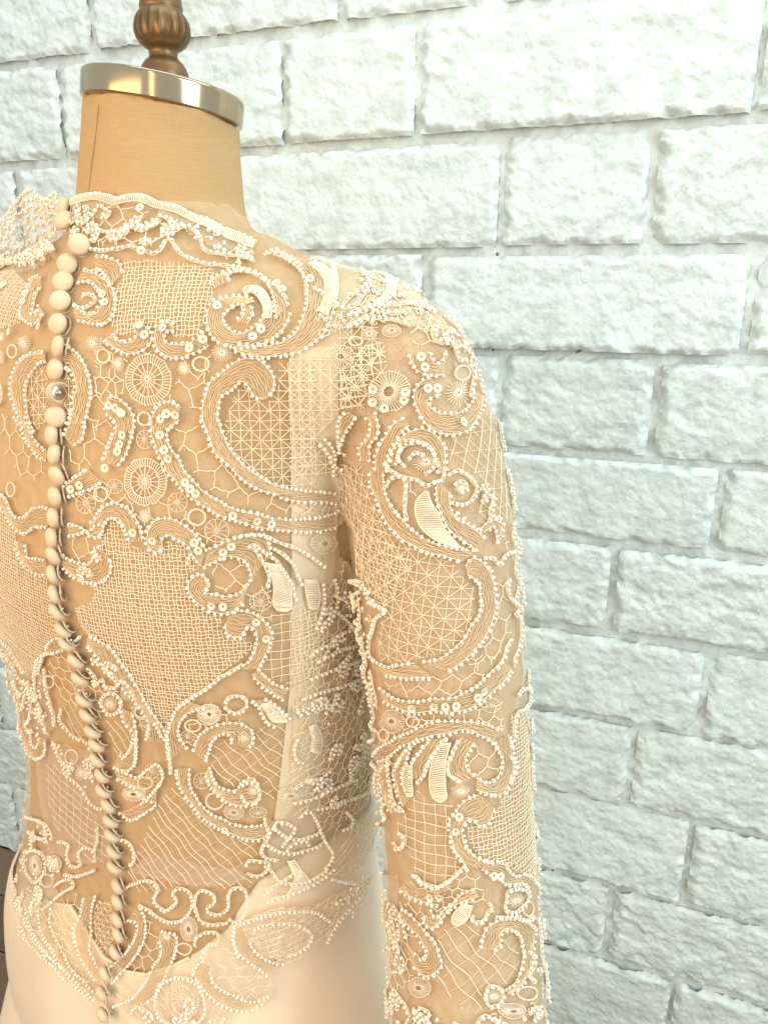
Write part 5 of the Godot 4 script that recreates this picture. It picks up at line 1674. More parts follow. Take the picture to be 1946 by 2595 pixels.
	bead_line(1,[-75,-1948,-4321,-17,-1944,-4254,32,-1960,-4210,-25,-2036,-4258,-42,-2117,-4275,-59,-2192,-4297])
	bead_line(1,[-105,-2431,-4411,-101,-2501,-4414,-88,-2552,-4383,-70,-2586,-4341,-61,-2647,-4329,-44,-2696,-4296,-35,-2779,-4286,-54,-2863,-4338,-27,-2920,-4274,-111,-3709,-5210,-27,-3145,-4287,-28,-3309,-4324,-1,-3317,-4224,17,-3336,-4183,25,-3415,-4163,8,-3544,-4215,-115,-4650,-5368])
	bead_line(1,[-60,-2421,-4307,-43,-2513,-4283,-26,-2585,-4259,-18,-2666,-4249])
	bead_line(1,[59,-2974,-4135,50,-3046,-4139,72,-3160,-4103,72,-3246,-4095,102,-3296,-4056,151,-3269,-4010])
	bead_line(1,[221,-2742,-4040,213,-2779,-4039,181,-2816,-4051,153,-2863,-4062,133,-2917,-4070,100,-2999,-4088])
	bead_line(1,[390,-2714,-3999,350,-2760,-3997,334,-2795,-3994,302,-2852,-3992,287,-2889,-3991,271,-2944,-3987,263,-2981,-3984,223,-3046,-3993])
	bead_line(1,[455,-2730,-3995,431,-2796,-3981,423,-2838,-3974,399,-2873,-3969,400,-2924,-3959,417,-2965,-3950,449,-2980,-3945,482,-2997,-3942])
	bead_line(1,[119,-3451,-4020,152,-3453,-3986,148,-3522,-3981,111,-3574,-4016,94,-3543,-4041])
	bead_line(1,[822,-2553,-4206,878,-2555,-4289,942,-2662,-4419,936,-2704,-4373,891,-2689,-4270,824,-2670,-4179,804,-2734,-4143,805,-2808,-4124,776,-2851,-4087])
	bead_line(1,[777,-2901,-4075,807,-2991,-4077,778,-3067,-4034])
	bead_line(1,[211,-3681,-3907,236,-3685,-3889,253,-3708,-3875,285,-3715,-3855,330,-3711,-3834,375,-3684,-3823,416,-3645,-3820,444,-3611,-3822,484,-3564,-3827,513,-3530,-3834])
	bead_line(1,[767,-3818,-3831,776,-3764,-3851,833,-3777,-3886,904,-3842,-3931,925,-3901,-3936,882,-3922,-3882,814,-3913,-3830,758,-3871,-3810,767,-3818,-3831])
	bead_line(1,[651,-3791,-3794,677,-3830,-3790,651,-3849,-3778,634,-3887,-3763,609,-3908,-3753,575,-3905,-3750,554,-3896,-3752,558,-3855,-3763])
	bead_line(1,[637,-4375,-3630,663,-4321,-3649,724,-4343,-3659,751,-4401,-3652,724,-4448,-3626,663,-4443,-3613,637,-4375,-3630])
	bead_line(1,[994,-4111,-3959,1020,-4211,-3969,1029,-4350,-3930,1042,-4432,-3921,1070,-4555,-3937,1085,-4656,-3932,1078,-4710,-3878])
	bead_line(1,[695,-3891,-3778,758,-3920,-3796,823,-3950,-3825,903,-4026,-3867,970,-4065,-3936])
	bead_line(1,[912,-4220,-3812,966,-4301,-3845,955,-4346,-3814,922,-4373,-3770,965,-4451,-3788])
	bead_line(1,[248,-4550,-3690,281,-4543,-3667,314,-4557,-3641,265,-4620,-3656,232,-4612,-3686])
	bead_line(1,[578,-4554,-3568,637,-4494,-3591,697,-4535,-3588,777,-4582,-3598])
	bead_line(1,[919,-4598,-3684,984,-4625,-3742,1006,-4687,-3746,950,-4669,-3685])
	bead_line(1,[35,-3920,-4161,-62,-5276,-5489,-34,-5476,-5571,-6,-5607,-5579,23,-5688,-5507,11,-5620,-5311,22,-5699,-5244,-1,-5689,-5139,34,-5820,-5148,10,-5834,-5055,57,-5972,-5083,55,-4819,-3999,63,-4855,-3928,63,-4955,-3911])
	bead_line(1,[70,-4111,-4024,96,-4158,-3962,114,-4235,-3918,131,-4295,-3880,114,-4395,-3888,148,-4403,-3834])
	bead_line(1,[62,-4210,-4033,88,-4278,-3958,122,-4279,-3896])
	bead_line(1,[97,-4610,-3874,131,-4612,-3808,165,-4611,-3759,199,-4659,-3705])
	bead_line(1,[148,-4310,-3853,165,-4364,-3821,140,-4432,-3840])
	rosette(0,"wheel",[-1411,-596,-4552,-1261,-592,-4520,-1407,-448,-4588])
	rosette(0,"wheel",[-1459,-1205,-4456,-1317,-1199,-4431,-1451,-1059,-4478])
	rosette(0,"star",[-1785,-401,-4738,-1722,-398,-4710,-1785,-355,-4753])
	rosette(0,"star",[-1607,-513,-4632,-1556,-511,-4615,-1607,-469,-4644])
	rosette(0,"star",[-1181,-527,-4518,-1137,-527,-4511,-1180,-485,-4528])
	rosette(0,"star",[-950,-435,-4508,-886,-435,-4502,-950,-384,-4521])
	rosette(0,"star",[-2342,-425,-5024,-2278,-422,-4984,-2343,-376,-5041])
	rosette(0,"star",[-2577,-529,-5160,-2518,-525,-5115,-2578,-484,-5177])
	rosette(0,"star",[-1615,253,-4983,-1566,253,-4975,-1617,293,-5004])
	rosette(0,"open",[-1447,-951,-4497,-1391,-949,-4485,-1444,-895,-4507])
	rosette(0,"open",[-1663,-1249,-4507,-1606,-1245,-4490,-1660,-1203,-4514])
	rosette(0,"open",[-1883,-1381,-4574,-1806,-1372,-4543,-1878,-1316,-4581])
	rosette(0,"open",[-1259,-1321,-4407,-1198,-1319,-4403,-1256,-1261,-4415])
	rosette(0,"open",[-1031,-1494,-4383,-958,-1497,-4390,-1028,-1420,-4391])
	rosette(0,"star",[-1471,-1418,-4430,-1427,-1415,-4421,-1468,-1374,-4435])
	rosette(0,"sun",[-420,-1663,-4618,-349,-1689,-4690,-418,-1590,-4623])
	rosette(0,"open",[-797,-1974,-4398,-732,-1984,-4420,-795,-1911,-4400])
	rosette(0,"sun",[-1173,-2794,-4396,-1097,-2793,-4394,-1166,-2712,-4390])
	rosette(0,"open",[-1332,-2991,-4428,-1282,-2986,-4420,-1326,-2939,-4423])
	rosette(0,"open",[-1267,-3362,-4445,-1205,-3356,-4437,-1261,-3291,-4440])
	rosette(0,"sun",[-1063,-3619,-4440,-991,-3620,-4441,-1059,-3551,-4438])
	rosette(0,"open",[-899,-3626,-4448,-840,-3633,-4457,-897,-3578,-4447])
	rosette(0,"sun",[-679,-3516,-4492,-595,-3543,-4527,-676,-3449,-4491])
	rosette(0,"star",[-921,-3434,-4438,-878,-3438,-4444,-917,-3375,-4436])
	rosette(0,"star",[-956,-2986,-4412,-910,-2990,-4417,-953,-2929,-4409])
	rosette(0,"star",[-1894,-2840,-4591,-1827,-2821,-4560,-1882,-2771,-4580])
	rosette(0,"sun",[-1736,-2707,-4514,-1680,-2694,-4492,-1726,-2648,-4504])
	rosette(0,"open",[-1627,-2954,-4498,-1580,-2944,-4482,-1620,-2908,-4491])
	rosette(0,"open",[-1636,-3348,-4535,-1576,-3333,-4514,-1628,-3280,-4527])
	rosette(0,"sun",[-1816,-3611,-4619,-1708,-3576,-4574,-1807,-3541,-4612])
	rosette(0,"star",[-2263,-3600,-4838,-2164,-3558,-4783,-2246,-3506,-4825])
	rosette(0,"sun",[-1163,-2790,-4395,-1087,-2789,-4394,-1156,-2708,-4389])
	rosette(0,"sun",[-1478,-4747,-4500,-1407,-4731,-4485,-1472,-4635,-4509])
	rosette(0,"wheel",[-1523,-5313,-4426,-1392,-5284,-4401,-1516,-5133,-4453])
	rosette(0,"sun",[-3039,-4954,-5354,-2936,-4881,-5275,-3036,-4861,-5375])
	rosette(0,"wheel",[-2947,-5343,-5171,-2809,-5254,-5085,-2941,-5214,-5198])
	rosette(0,"sun",[-2770,-4750,-5162,-2672,-4690,-5097,-2762,-4669,-5168])
	rosette(0,"star",[-1666,-4871,-4540,-1623,-4858,-4527,-1664,-4828,-4545])
	rosette(0,"star",[-2762,-5475,-5001,-2682,-5428,-4957,-2759,-5407,-5014])
	rosette(1,"sun",[37,-637,-4367,159,-634,-4349,37,-517,-4379])
	rosette(1,"sun",[-246,-446,-4416,-165,-445,-4411,-245,-384,-4430])
	rosette(1,"sun",[-85,-329,-4442,-43,-328,-4440,-85,-298,-4456])
	rosette(1,"sun",[44,-314,-4446,98,-314,-4448,44,-282,-4466])
	rosette(1,"star",[417,-659,-4412,484,-666,-4460,417,-586,-4442])
	rosette(1,"sun",[74,-2693,-4139,149,-2657,-4084,74,-2607,-4142])
	rosette(1,"open",[648,-2536,-4072,707,-2555,-4102,647,-2490,-4080])
	rosette(1,"star",[475,-3056,-3930,533,-3059,-3933,474,-3005,-3940])
	rosette(1,"star",[833,-3850,-3863,893,-3890,-3903,833,-3801,-3879])
	rosette(1,"star",[689,-4384,-3637,742,-4398,-3649,689,-4334,-3651])
	rosette(1,"sun",[814,-4519,-3639,905,-4572,-3681,814,-4473,-3656])
	rosette(1,"sun",[248,-4423,-3726,322,-4378,-3688,248,-4353,-3742])
	rosette(1,"star",[245,-1034,-4261,319,-1035,-4265,245,-970,-4273])
	rosette(1,"star",[442,-1193,-4259,483,-1197,-4275,442,-1155,-4269])
	ring(0,[-1711,-471,-4684,-1666,-469,-4667,-1711,-431,-4696])
	ring(0,[-1079,-499,-4509,-1030,-498,-4503,-1079,-460,-4518])
	ring(0,[-1447,-827,-4521,-1406,-826,-4512,-1445,-788,-4527])
	ring(0,[-2455,-481,-5084,-2409,-478,-5052,-2456,-439,-5099])
	ring(0,[-1767,-1308,-4537,-1719,-1303,-4519,-1764,-1263,-4542])
	ring(0,[-1147,-1410,-4390,-1095,-1410,-4390,-1144,-1360,-4395])
	ring(0,[-2524,-1387,-4924,-2482,-1379,-4896,-2519,-1338,-4928])
	ring(0,[-1289,-2896,-4414,-1235,-2892,-4407,-1285,-2848,-4410])
	ring(0,[-1191,-3530,-4444,-1128,-3526,-4439,-1185,-3459,-4440])
	ring(0,[-2446,-2838,-4883,-2387,-2815,-4844,-2433,-2781,-4869])
	ring(0,[-2366,-3494,-4893,-2295,-3463,-4850,-2352,-3421,-4880])
	ring(0,[-1647,-2841,-4494,-1592,-2829,-4476,-1640,-2791,-4488])
	ring(0,[-1709,-3479,-4569,-1646,-3461,-4546,-1702,-3424,-4564])
	ring(0,[-2884,-4978,-5206,-2798,-4923,-5149,-2880,-4920,-5217])
	ring(0,[-1528,-4931,-4488,-1466,-4916,-4475,-1526,-4885,-4495])
	ring(1,[-161,-365,-4431,-122,-365,-4429,-161,-342,-4439])
	ring(1,[447,-552,-4482,491,-558,-4526,448,-512,-4503])
	ring(1,[192,-2642,-4061,230,-2632,-4045,192,-2607,-4064])
	ring(1,[25,-2833,-4190,57,-2809,-4153,25,-2788,-4192])
	ring(1,[925,-3972,-3910,966,-4013,-3950,925,-3928,-3925])
	ring(1,[921,-4483,-3729,992,-4549,-3784,922,-4445,-3745])
	ring(1,[-338,-323,-4466,-307,-322,-4460,-338,-305,-4474])
	sequins(0,[-1513,400,-5030,-2357,-130,-5195,-2363,-179,-5159,-1720,-125,-4833,-1698,-171,-4796,-2522,-396,-5164,-2458,-363,-5128,-2190,-317,-4967,-1448,-292,-4647,-1301,-307,-4604,-1417,-345,-4619,-1135,-411,-4539,-1058,-366,-4540,-1665,-759,-4598,-1622,-771,-4581,-1581,-801,-4562,-1295,-790,-4497,-1331,-823,-4498,-1242,-793,-4489,-978,-191,-4610,-1475,141,-4886,-1591,-791,-4567,-1581,-930,-4537,-1600,-988,-4532,-1618,-1031,-4529,-1711,-1138,-4542,-1904,-1265,-4601,-1973,-1298,-4627,-1340,-919,-4482,-1318,-1006,-4462,-1296,-1057,-4450,-1200,-1195,-4419,-1172,-1233,-4412,-1140,-1261,-4408,-934,-1400,-4404,-1546,-1522,-4436,-1423,-1562,-4403,-1164,-1562,-4374,-1143,-1612,-4369,-1000,-1624,-4374,-951,-1591,-4383,-1086,-1971,-4350,-1018,-1979,-4354,-980,-191,-4610,-638,-72,-4683,-602,-103,-4650,-709,-311,-4522,-759,-350,-4512,-1055,-366,-4540,-1137,-416,-4538,-1129,-3759,-4447,-776,-2783,-4435,-832,-2100,-4387,-781,-2225,-4405,-933,-1398,-4404,-800,-1441,-4427,-722,-1468,-4449])
	sequins(1,[-438,-50,-4696,22,-732,-4360,121,-686,-4342,128,-642,-4349,-51,-621,-4387,-48,-694,-4387,204,-451,-4394,223,-503,-4387,243,-624,-4358,293,-626,-4368,440,-828,-4358,195,-2543,-4067,314,-2507,-4032,378,-2502,-4024,435,-2497,-4024,557,-2458,-4050,590,-2426,-4066,468,-3208,-3899,449,-3303,-3882,315,-3775,-3830,363,-3754,-3814,675,-3615,-3842,715,-3631,-3854])
	net(0,"hex",6.97,0,[-2302,-2454,-4753,-2148,-2384,-4663,-2079,-2568,-4650,-1922,-2705,-4591,-1999,-2993,-4654,-2113,-3171,-4728,-2187,-2975,-4747,-2342,-2949,-4830,-2440,-2713,-4867])
	net(0,"hex",5.98,0,[-1980,-2327,-4576,-1701,-2560,-4485,-1576,-2839,-4472,-1503,-2994,-4465,-1635,-3102,-4514,-1708,-2934,-4524,-1752,-2737,-4523,-1898,-2569,-4565])
	net(1,"hex",5.98,0,[113,-3884,-3985,212,-3690,-3906,326,-3726,-3833,489,-3573,-3825,605,-3520,-3845,651,-3775,-3798,442,-3803,-3784,312,-3958,-3791,163,-3966,-3904])
	net(1,"hex",5.98,0,[-27,-2757,-4268,267,-2579,-4037,575,-2537,-4043,732,-2457,-4140,765,-2747,-4105,594,-2642,-4032,388,-2601,-4012,220,-2679,-4045,-18,-2999,-4255])
	net(0,"hex",7.47,0,[-1776,-430,-4725,-1661,-456,-4668,-1552,-483,-4622,-1576,-685,-4582,-1668,-689,-4613,-1783,-743,-4647])
	net(0,"hex",8.47,0,[-1774,-327,-4758,-1639,-432,-4666,-1554,-502,-4617,-1490,-436,-4614,-1377,-433,-4583,-1229,-484,-4537,-1017,-454,-4512,-904,-470,-4495,-999,-516,-4496,-1069,-607,-4489,-1192,-564,-4513,-1288,-476,-4551,-1532,-483,-4615,-1774,-547,-4689])
	net(0,"hex",7.47,0,[-2032,-1341,-4649,-1834,-1277,-4568,-1715,-1206,-4533,-1600,-1292,-4481,-1563,-1212,-4482,-1447,-1358,-4432,-1321,-1275,-4421,-1189,-1387,-4394,-1109,-1523,-4378,-966,-1506,-4388,-892,-1530,-4398,-1083,-1582,-4372,-1193,-1455,-4386,-1368,-1412,-4411,-1475,-1487,-4423,-1573,-1368,-4463,-1725,-1353,-4514,-1849,-1477,-4547])
	net(0,"hex",6.47,0,[-1357,-2910,-4426,-1183,-2795,-4397,-1046,-2781,-4394,-888,-2891,-4415,-949,-2873,-4406,-1085,-2880,-4399,-1196,-2934,-4407,-1283,-3057,-4426,-1353,-3092,-4440])
	net(0,"hex",6.47,0,[-889,-1900,-4376,-736,-1856,-4421,-706,-2054,-4429,-767,-2132,-4407,-857,-2032,-4381])
	net(0,"hex",5.48,0,[-476,-2004,-4563,-298,-1857,-4751,-200,-2036,-4908,-184,-2492,-4945,-154,-2707,-5014,-123,-3019,-5097,-296,-3020,-4756,-602,-2860,-4504,-527,-2446,-4532])
	net(0,"hex",5.48,0,[-599,-2777,-4503,-397,-2826,-4644,-86,-2681,-4406,-109,-3908,-5288,-200,-4014,-4961,-476,-3895,-4609,-650,-3592,-4506])
	net(0,"star",4.48,25,[-3322,-5383,-5530,-2916,-5175,-5187,-2881,-5359,-5115,-2724,-5496,-4969,-2433,-5598,-4770,-2578,-5619,-4850,-2871,-5616,-5044,-3169,-5615,-5287])
	net(0,"hex",5.98,0,[-2742,-5095,-5070,-2519,-5205,-4900,-2495,-5427,-4842,-2360,-5531,-4744,-2332,-5664,-4703,-2539,-5582,-4835,-2722,-5451,-4978,-2838,-5331,-5089])
	net(0,"lines",5.48,-40,[-2132,-5652,-4603,-1934,-5502,-4539,-1714,-5272,-4492,-1636,-5145,-4486,-1632,-5386,-4443,-1726,-5588,-4438,-1941,-5663,-4512])
	net(0,"diamond",4.98,0,[-1369,-5039,-4436,-1292,-5112,-4413,-1256,-5208,-4394,-1115,-5271,-4377,-1013,-5302,-4374,-1171,-5426,-4350,-1304,-5480,-4352,-1353,-5320,-4389])
	net(1,"hex",6.47,0,[136,-307,-4455,343,-256,-4594,447,-377,-4580,369,-414,-4478,338,-355,-4490,250,-409,-4420,151,-379,-4415])
	net(1,"star",5.48,10,[-246,-505,-4409,-138,-394,-4421,-1,-350,-4428,29,-510,-4381,-78,-602,-4393,-110,-744,-4412,-253,-750,-4449])
	net(0,"hex",7.47,0,[-2139,381,-5475,-1860,427,-5122,-1575,411,-5032,-1443,375,-5031,-1367,319,-5020,-1419,168,-4886,-1668,179,-4945,-1849,172,-5014,-2013,234,-5150])
	net(1,"hex",6.47,0,[-16,-5511,-5484,130,-3946,-3949,230,-4090,-3814,263,-4157,-3774,215,-4370,-3767,131,-4586,-3815,63,-4708,-3956])
	net(1,"hex",6.47,0,[-27,-3089,-4281,92,-2922,-4105,157,-2764,-4073,125,-3011,-4064,143,-3183,-4028,42,-3288,-4135])
	net(0,"star",4.98,14,[-1105,-4645,-4457,-1006,-4519,-4464,-797,-4461,-4494,-596,-4534,-4567,-437,-4518,-4672,-324,-4558,-4793,-268,-4783,-4865,-420,-4798,-4678,-525,-4903,-4587,-675,-4965,-4501,-838,-5010,-4444,-999,-4946,-4429,-1112,-4809,-4442])
	net(0,"hex",6.47,0,[-1302,-5014,-4429,-1139,-5201,-4388,-1013,-5274,-4379,-861,-5266,-4401,-834,-5130,-4428,-979,-4963,-4428,-1102,-4872,-4435])
	net(1,"diamond",5.48,10,[-118,12,-4888,52,-36,-4976,224,-132,-4766,319,-241,-4594,385,-272,-4617,290,-353,-4464,136,-293,-4466,-1,-264,-4477,-169,-293,-4461,-353,-352,-4457,-401,-295,-4490,-247,-192,-4530,-149,-127,-4582])
	net(0,"hex",6.47,0,[-295,-1679,-4754,-171,-1646,-4484,-202,-2155,-4908,-304,-2199,-4741,-329,-1909,-4711])
	net(0,"star",5.48,20,[-3045,-3204,-5464,-3090,-3292,-5538,-2952,-3421,-5366,-3022,-3852,-5471,-3100,-3743,-5582,-3043,-3358,-5477])
	net(0,"star",5.48,12,[-1031,-4668,-4456,-818,-4573,-4488,-772,-4706,-4492,-791,-4938,-4465,-926,-4868,-4446,-997,-4759,-4450])
	net(0,"lines",5.98,30,[-530,-3865,-4573,-212,-4071,-4940,-121,-4230,-5266,-169,-4351,-5075,-253,-4473,-4900,-479,-4377,-4634,-590,-4341,-4565,-474,-4195,-4627])
	net(0,"canvas",3.49,6,[-592,-2058,-4484,-478,-2115,-4560,-367,-2375,-4666,-390,-2507,-4645,-597,-2714,-4502,-633,-2630,-4480])
	net(0,"lines",6.47,20,[-647,-2987,-4487,-402,-3039,-4641,-456,-3538,-4607,-634,-3736,-4517,-717,-3656,-4486,-685,-3393,-4486])
	net(0,"canvas",2.74,3,[-1606,77,-4901,-1460,95,-4873,-1362,76,-4857,-1225,76,-4845,-1030,40,-4815,-1036,-50,-4727,-1010,-103,-4678,-1050,-191,-4618,-1064,-278,-4573,-1101,-358,-4549,-1237,-351,-4575,-1306,-299,-4608,-1366,-326,-4612,-1428,-283,-4645,-1489,-346,-4640,-1616,-350,-4682,-1661,-296,-4718,-1636,-170,-4771,-1678,-107,-4827,-1620,-33,-4851])
	net(0,"canvas",2.74,-4,[-2856,26,-5817,-2640,36,-5653,-2410,-57,-5313,-2347,-115,-5201,-2388,-233,-5141,-2392,-311,-5102,-2551,-348,-5207,-2658,-353,-5294])
	net(0,"canvas",2.61,2,[-1776,-1577,-4505,-1710,-1460,-4495,-1643,-1453,-4473,-1596,-1547,-4447,-1578,-1605,-4436,-1516,-1629,-4417,-1484,-1617,-4410,-1454,-1644,-4401,-1382,-1639,-4388,-1347,-1568,-4390,-1257,-1564,-4379,-1201,-1612,-4371,-1140,-1732,-4360,-1220,-1774,-4359,-1226,-1867,-4354,-1164,-1971,-4349,-1032,-2037,-4353,-1031,-2169,-4355,-906,-2200,-4373,-834,-2277,-4392,-876,-2340,-4385,-1053,-2470,-4371,-1189,-2616,-4383,-1297,-2747,-4404,-1370,-2817,-4421,-1457,-2997,-4454,-1521,-2956,-4466,-1579,-2864,-4475,-1643,-2723,-4482,-1688,-2555,-4480,-1758,-2470,-4496,-1833,-2413,-4520,-1958,-2345,-4567,-2041,-2244,-4598,-2071,-2121,-4605,-1933,-2046,-4539,-1873,-1957,-4514,-1928,-1913,-4540,-1730,-1827,-4464,-1730,-1703,-4474,-1830,-1666,-4517])
	net(0,"canvas",2.61,-6,[-2718,-1514,-5051,-2620,-1567,-4966,-2519,-1664,-4882,-2518,-1762,-4871,-2450,-1913,-4815,-2267,-1938,-4707,-2257,-2119,-4700,-2227,-2243,-4691,-2217,-2389,-4700,-2305,-2466,-4757,-2490,-2663,-4893,-2596,-2816,-4983,-2714,-2913,-5084,-2906,-2861,-5256,-3116,-2803,-5515])
	net(0,"star",5.98,0,[-923,-747,-4471,-878,-645,-4471,-836,-613,-4470,-799,-644,-4467,-762,-699,-4467,-700,-715,-4467,-659,-683,-4463,-623,-604,-4456,-627,-482,-4466,-401,-471,-4435,-440,-1297,-4621,-517,-1273,-4569,-625,-1241,-4513,-717,-1202,-4480,-800,-1135,-4462,-868,-1067,-4456,-935,-977,-4458,-969,-866,-4467])
	net(1,"star",5.98,0,[-267,-218,-4514,-167,-217,-4506,-41,-200,-4524,-31,-319,-4444,-77,-544,-4392,-132,-636,-4405,-255,-744,-4447,-295,-815,-4477,-394,-909,-4517,-326,-1032,-4591,-307,-1219,-4697,-587,-1176,-4532,-551,-445,-4464,-339,-441,-4428,-266,-337,-4448])
	net(0,"star",5.48,8,[-2301,-627,-4937,-2216,-562,-4903,-2137,-548,-4862,-2153,-878,-4796,-2250,-966,-4830,-2301,-892,-4876,-2322,-776,-4915])
	net(0,"star",5.48,8,[-1999,-578,-4784,-1940,-631,-4743,-1930,-687,-4724,-1951,-745,-4722,-1955,-803,-4712,-2001,-864,-4722,-2022,-808,-4743])
	net(1,"star",6.47,-4,[-158,-1541,-4457,-89,-1357,-4367,-25,-1299,-4314,15,-1394,-4275,62,-1449,-4240,179,-1528,-4181,374,-1593,-4156,462,-1662,-4160,496,-1736,-4156,554,-1777,-4171,555,-1864,-4154,540,-1973,-4127,468,-2093,-4085,381,-2163,-4066,184,-2241,-4096,-9,-2325,-4232,-34,-2175,-4263,7,-2004,-4227,-50,-1916,-4290,-135,-1837,-4418,-169,-1711,-4487])
	net(1,"star",5.98,8,[-138,-394,-4421,-62,-364,-4425,6,-350,-4428,14,-436,-4396,-32,-511,-4387,-93,-587,-4395,-110,-681,-4404,-173,-748,-4433,-260,-751,-4449,-258,-528,-4409,-170,-512,-4403])
	net(1,"star",5.98,-6,[-270,-1135,-4641,-115,-1091,-4419,-58,-1256,-4347,-2,-1404,-4286,91,-1546,-4211,182,-1591,-4172,183,-1686,-4160,36,-1931,-4209,-162,-1816,-4482,-169,-1541,-4482,-282,-1476,-4769])
	net(0,"star",4.98,10,[-2319,-4839,-4850,-2164,-4767,-4777,-2161,-4970,-4744,-2177,-5238,-4705,-2279,-5287,-4749,-2358,-5180,-4811,-2365,-5008,-4846])
	net(1,"diamond",7.47,20,[368,-911,-4303,448,-903,-4336,531,-854,-4407,619,-786,-4564,664,-900,-4561,718,-1058,-4601,744,-1219,-4560,758,-1372,-4496,765,-1464,-4457,712,-1425,-4390,645,-1373,-4334,592,-1398,-4282,541,-1343,-4265,557,-1263,-4299,523,-1122,-4318,408,-1064,-4280,361,-1031,-4274])
	net(1,"grid",6.97,0,[711,-1520,-4349,752,-1538,-4400,763,-1622,-4390,732,-1638,-4341])
	net(1,"grid",6.72,4,[224,-3090,-3986,289,-3139,-3948,394,-3145,-3918,451,-3124,-3917,419,-3219,-3901,403,-3264,-3895,429,-3399,-3865,488,-3524,-3835,489,-3601,-3819,416,-3705,-3809,327,-3773,-3825,236,-3733,-3881,169,-3535,-3961,77,-3435,-4074,143,-3302,-4013])
	net(1,"canvas",2.74,-4,[783,-2656,-4141,879,-2678,-4252,917,-2807,-4284,947,-2978,-4299,971,-3264,-4265,1016,-3742,-4193,1023,-3895,-4132,926,-3767,-3984,774,-3615,-3889,674,-3537,-3861,571,-3476,-3849,512,-3395,-3861,498,-3285,-3884,552,-3254,-3895,654,-3289,-3912,689,-3215,-3943,733,-3138,-3985,798,-3094,-4043,827,-2986,-4098,785,-2798,-4108])
	net(0,"grid",6.47,-2,[-745,-2069,-4414,-612,-2086,-4473,-478,-2115,-4560,-462,-2236,-4574,-507,-2430,-4545,-590,-2545,-4498,-643,-2627,-4476,-749,-2554,-4431,-823,-2457,-4404,-778,-2358,-4411,-743,-2249,-4418])
	net(0,"lines",6.47,-52,[-1191,-3070,-4417,-1084,-3008,-4408,-1025,-3067,-4412,-963,-3089,-4417,-888,-3056,-4424,-859,-2920,-4422,-705,-2909,-4462,-677,-2954,-4474,-739,-3434,-4471,-799,-3557,-4462,-869,-3466,-4446,-935,-3313,-4432,-1002,-3350,-4429,-1061,-3416,-4432,-1145,-3365,-4432,-1197,-3262,-4431])
	net(0,"lines",6.72,-52,[-1610,-3606,-4540,-1496,-3455,-4498,-1442,-3389,-4481,-1359,-3620,-4473,-1264,-3729,-4460,-1144,-3815,-4450,-1035,-3868,-4448,-903,-3903,-4457,-921,-4014,-4458,-1026,-4080,-4454,-1021,-4182,-4458,-933,-4231,-4465,-994,-4315,-4463,-1085,-4292,-4461,-1181,-4334,-4467,-1249,-4297,-4473,-1350,-4356,-4490,-1433,-4330,-4508,-1576,-4382,-4548,-1746,-4513,-4606,-1931,-4574,-4683,-2005,-4461,-4723,-1799,-4020,-4623])
	net(0,"lines",6.47,-56,[-1976,-3013,-4645,-1798,-2958,-4561,-1750,-3052,-4551,-1762,-3219,-4572,-1845,-3342,-4616,-1941,-3277,-4655])
	net(0,"lines",7.47,-62,[-2349,-2979,-4838,-2230,-2908,-4763,-2143,-3182,-4745,-2100,-3250,-4729,-2229,-3328,-4803,-2344,-3232,-4861])
	net(0,"grid",8.47,-14,[-2705,-3723,-5142,-2512,-3659,-4995,-2377,-3812,-4913,-2240,-3923,-4836,-2121,-4120,-4777,-2162,-4410,-4802,-2361,-4509,-4909,-2534,-4333,-5023,-2727,-4391,-5163,-2771,-4114,-5203])
	net(1,"lines",7.47,-50,[328,-4011,-3770,426,-3940,-3753,475,-3949,-3742,558,-3921,-3745,601,-3948,-3741,610,-4082,-3706,679,-4109,-3712,740,-4094,-3737,786,-4030,-3777,852,-4105,-3797,872,-4174,-3790,877,-4259,-3767,824,-4350,-3702,697,-4328,-3655,637,-4367,-3632,611,-4492,-3590,495,-4457,-3607,396,-4373,-3656,313,-4304,-3710,387,-4222,-3696,370,-4125,-3726])
	net(0,"hex",9.96,0,[-1786,-841,-4629,-1674,-843,-4586,-1656,-926,-4563,-1731,-1092,-4558,-1824,-1130,-4589,-1947,-1192,-4633,-2002,-1100,-4675,-1985,-1030,-4680,-1888,-1011,-4639,-1836,-921,-4634])
	net(0,"hex",9.96,0,[-1786,-576,-4686,-1640,-532,-4639,-1566,-593,-4598,-1559,-685,-4577,-1690,-710,-4617,-1715,-767,-4615,-1779,-922,-4610,-1846,-889,-4645,-1804,-745,-4655])
	net(0,"hex",9.96,0,[-1201,-564,-4514,-1057,-543,-4497,-1000,-534,-4492,-1063,-689,-4480,-1099,-819,-4473,-1162,-745,-4485,-1237,-710,-4499,-1296,-712,-4508,-1242,-610,-4513])
	net(0,"hex",9.46,0,[-1225,-852,-4479,-1097,-866,-4468,-1067,-913,-4461,-1046,-1007,-4446,-978,-1087,-4438,-902,-1161,-4437,-857,-1220,-4438,-803,-1248,-4447,-704,-1298,-4473,-518,-1316,-4567,-441,-1349,-4621,-443,-1452,-4611,-645,-1413,-4486,-799,-1363,-4435,-985,-1288,-4410,-1110,-1221,-4412,-1201,-1087,-4436,-1271,-978,-4461,-1276,-884,-4479])
	net(0,"hex",8.96,0,[-2641,-886,-5115,-2461,-904,-4975,-2349,-1011,-4878,-2297,-1064,-4836,-2183,-1160,-4755,-2175,-1219,-4740,-2302,-1298,-4797,-2402,-1303,-4857,-2572,-1144,-4999,-2665,-1034,-5095])
	net(0,"hex",8.96,0,[-2019,-1613,-4607,-1836,-1596,-4527,-1782,-1649,-4499,-1843,-1678,-4521,-1901,-1781,-4536,-2023,-1770,-4593])
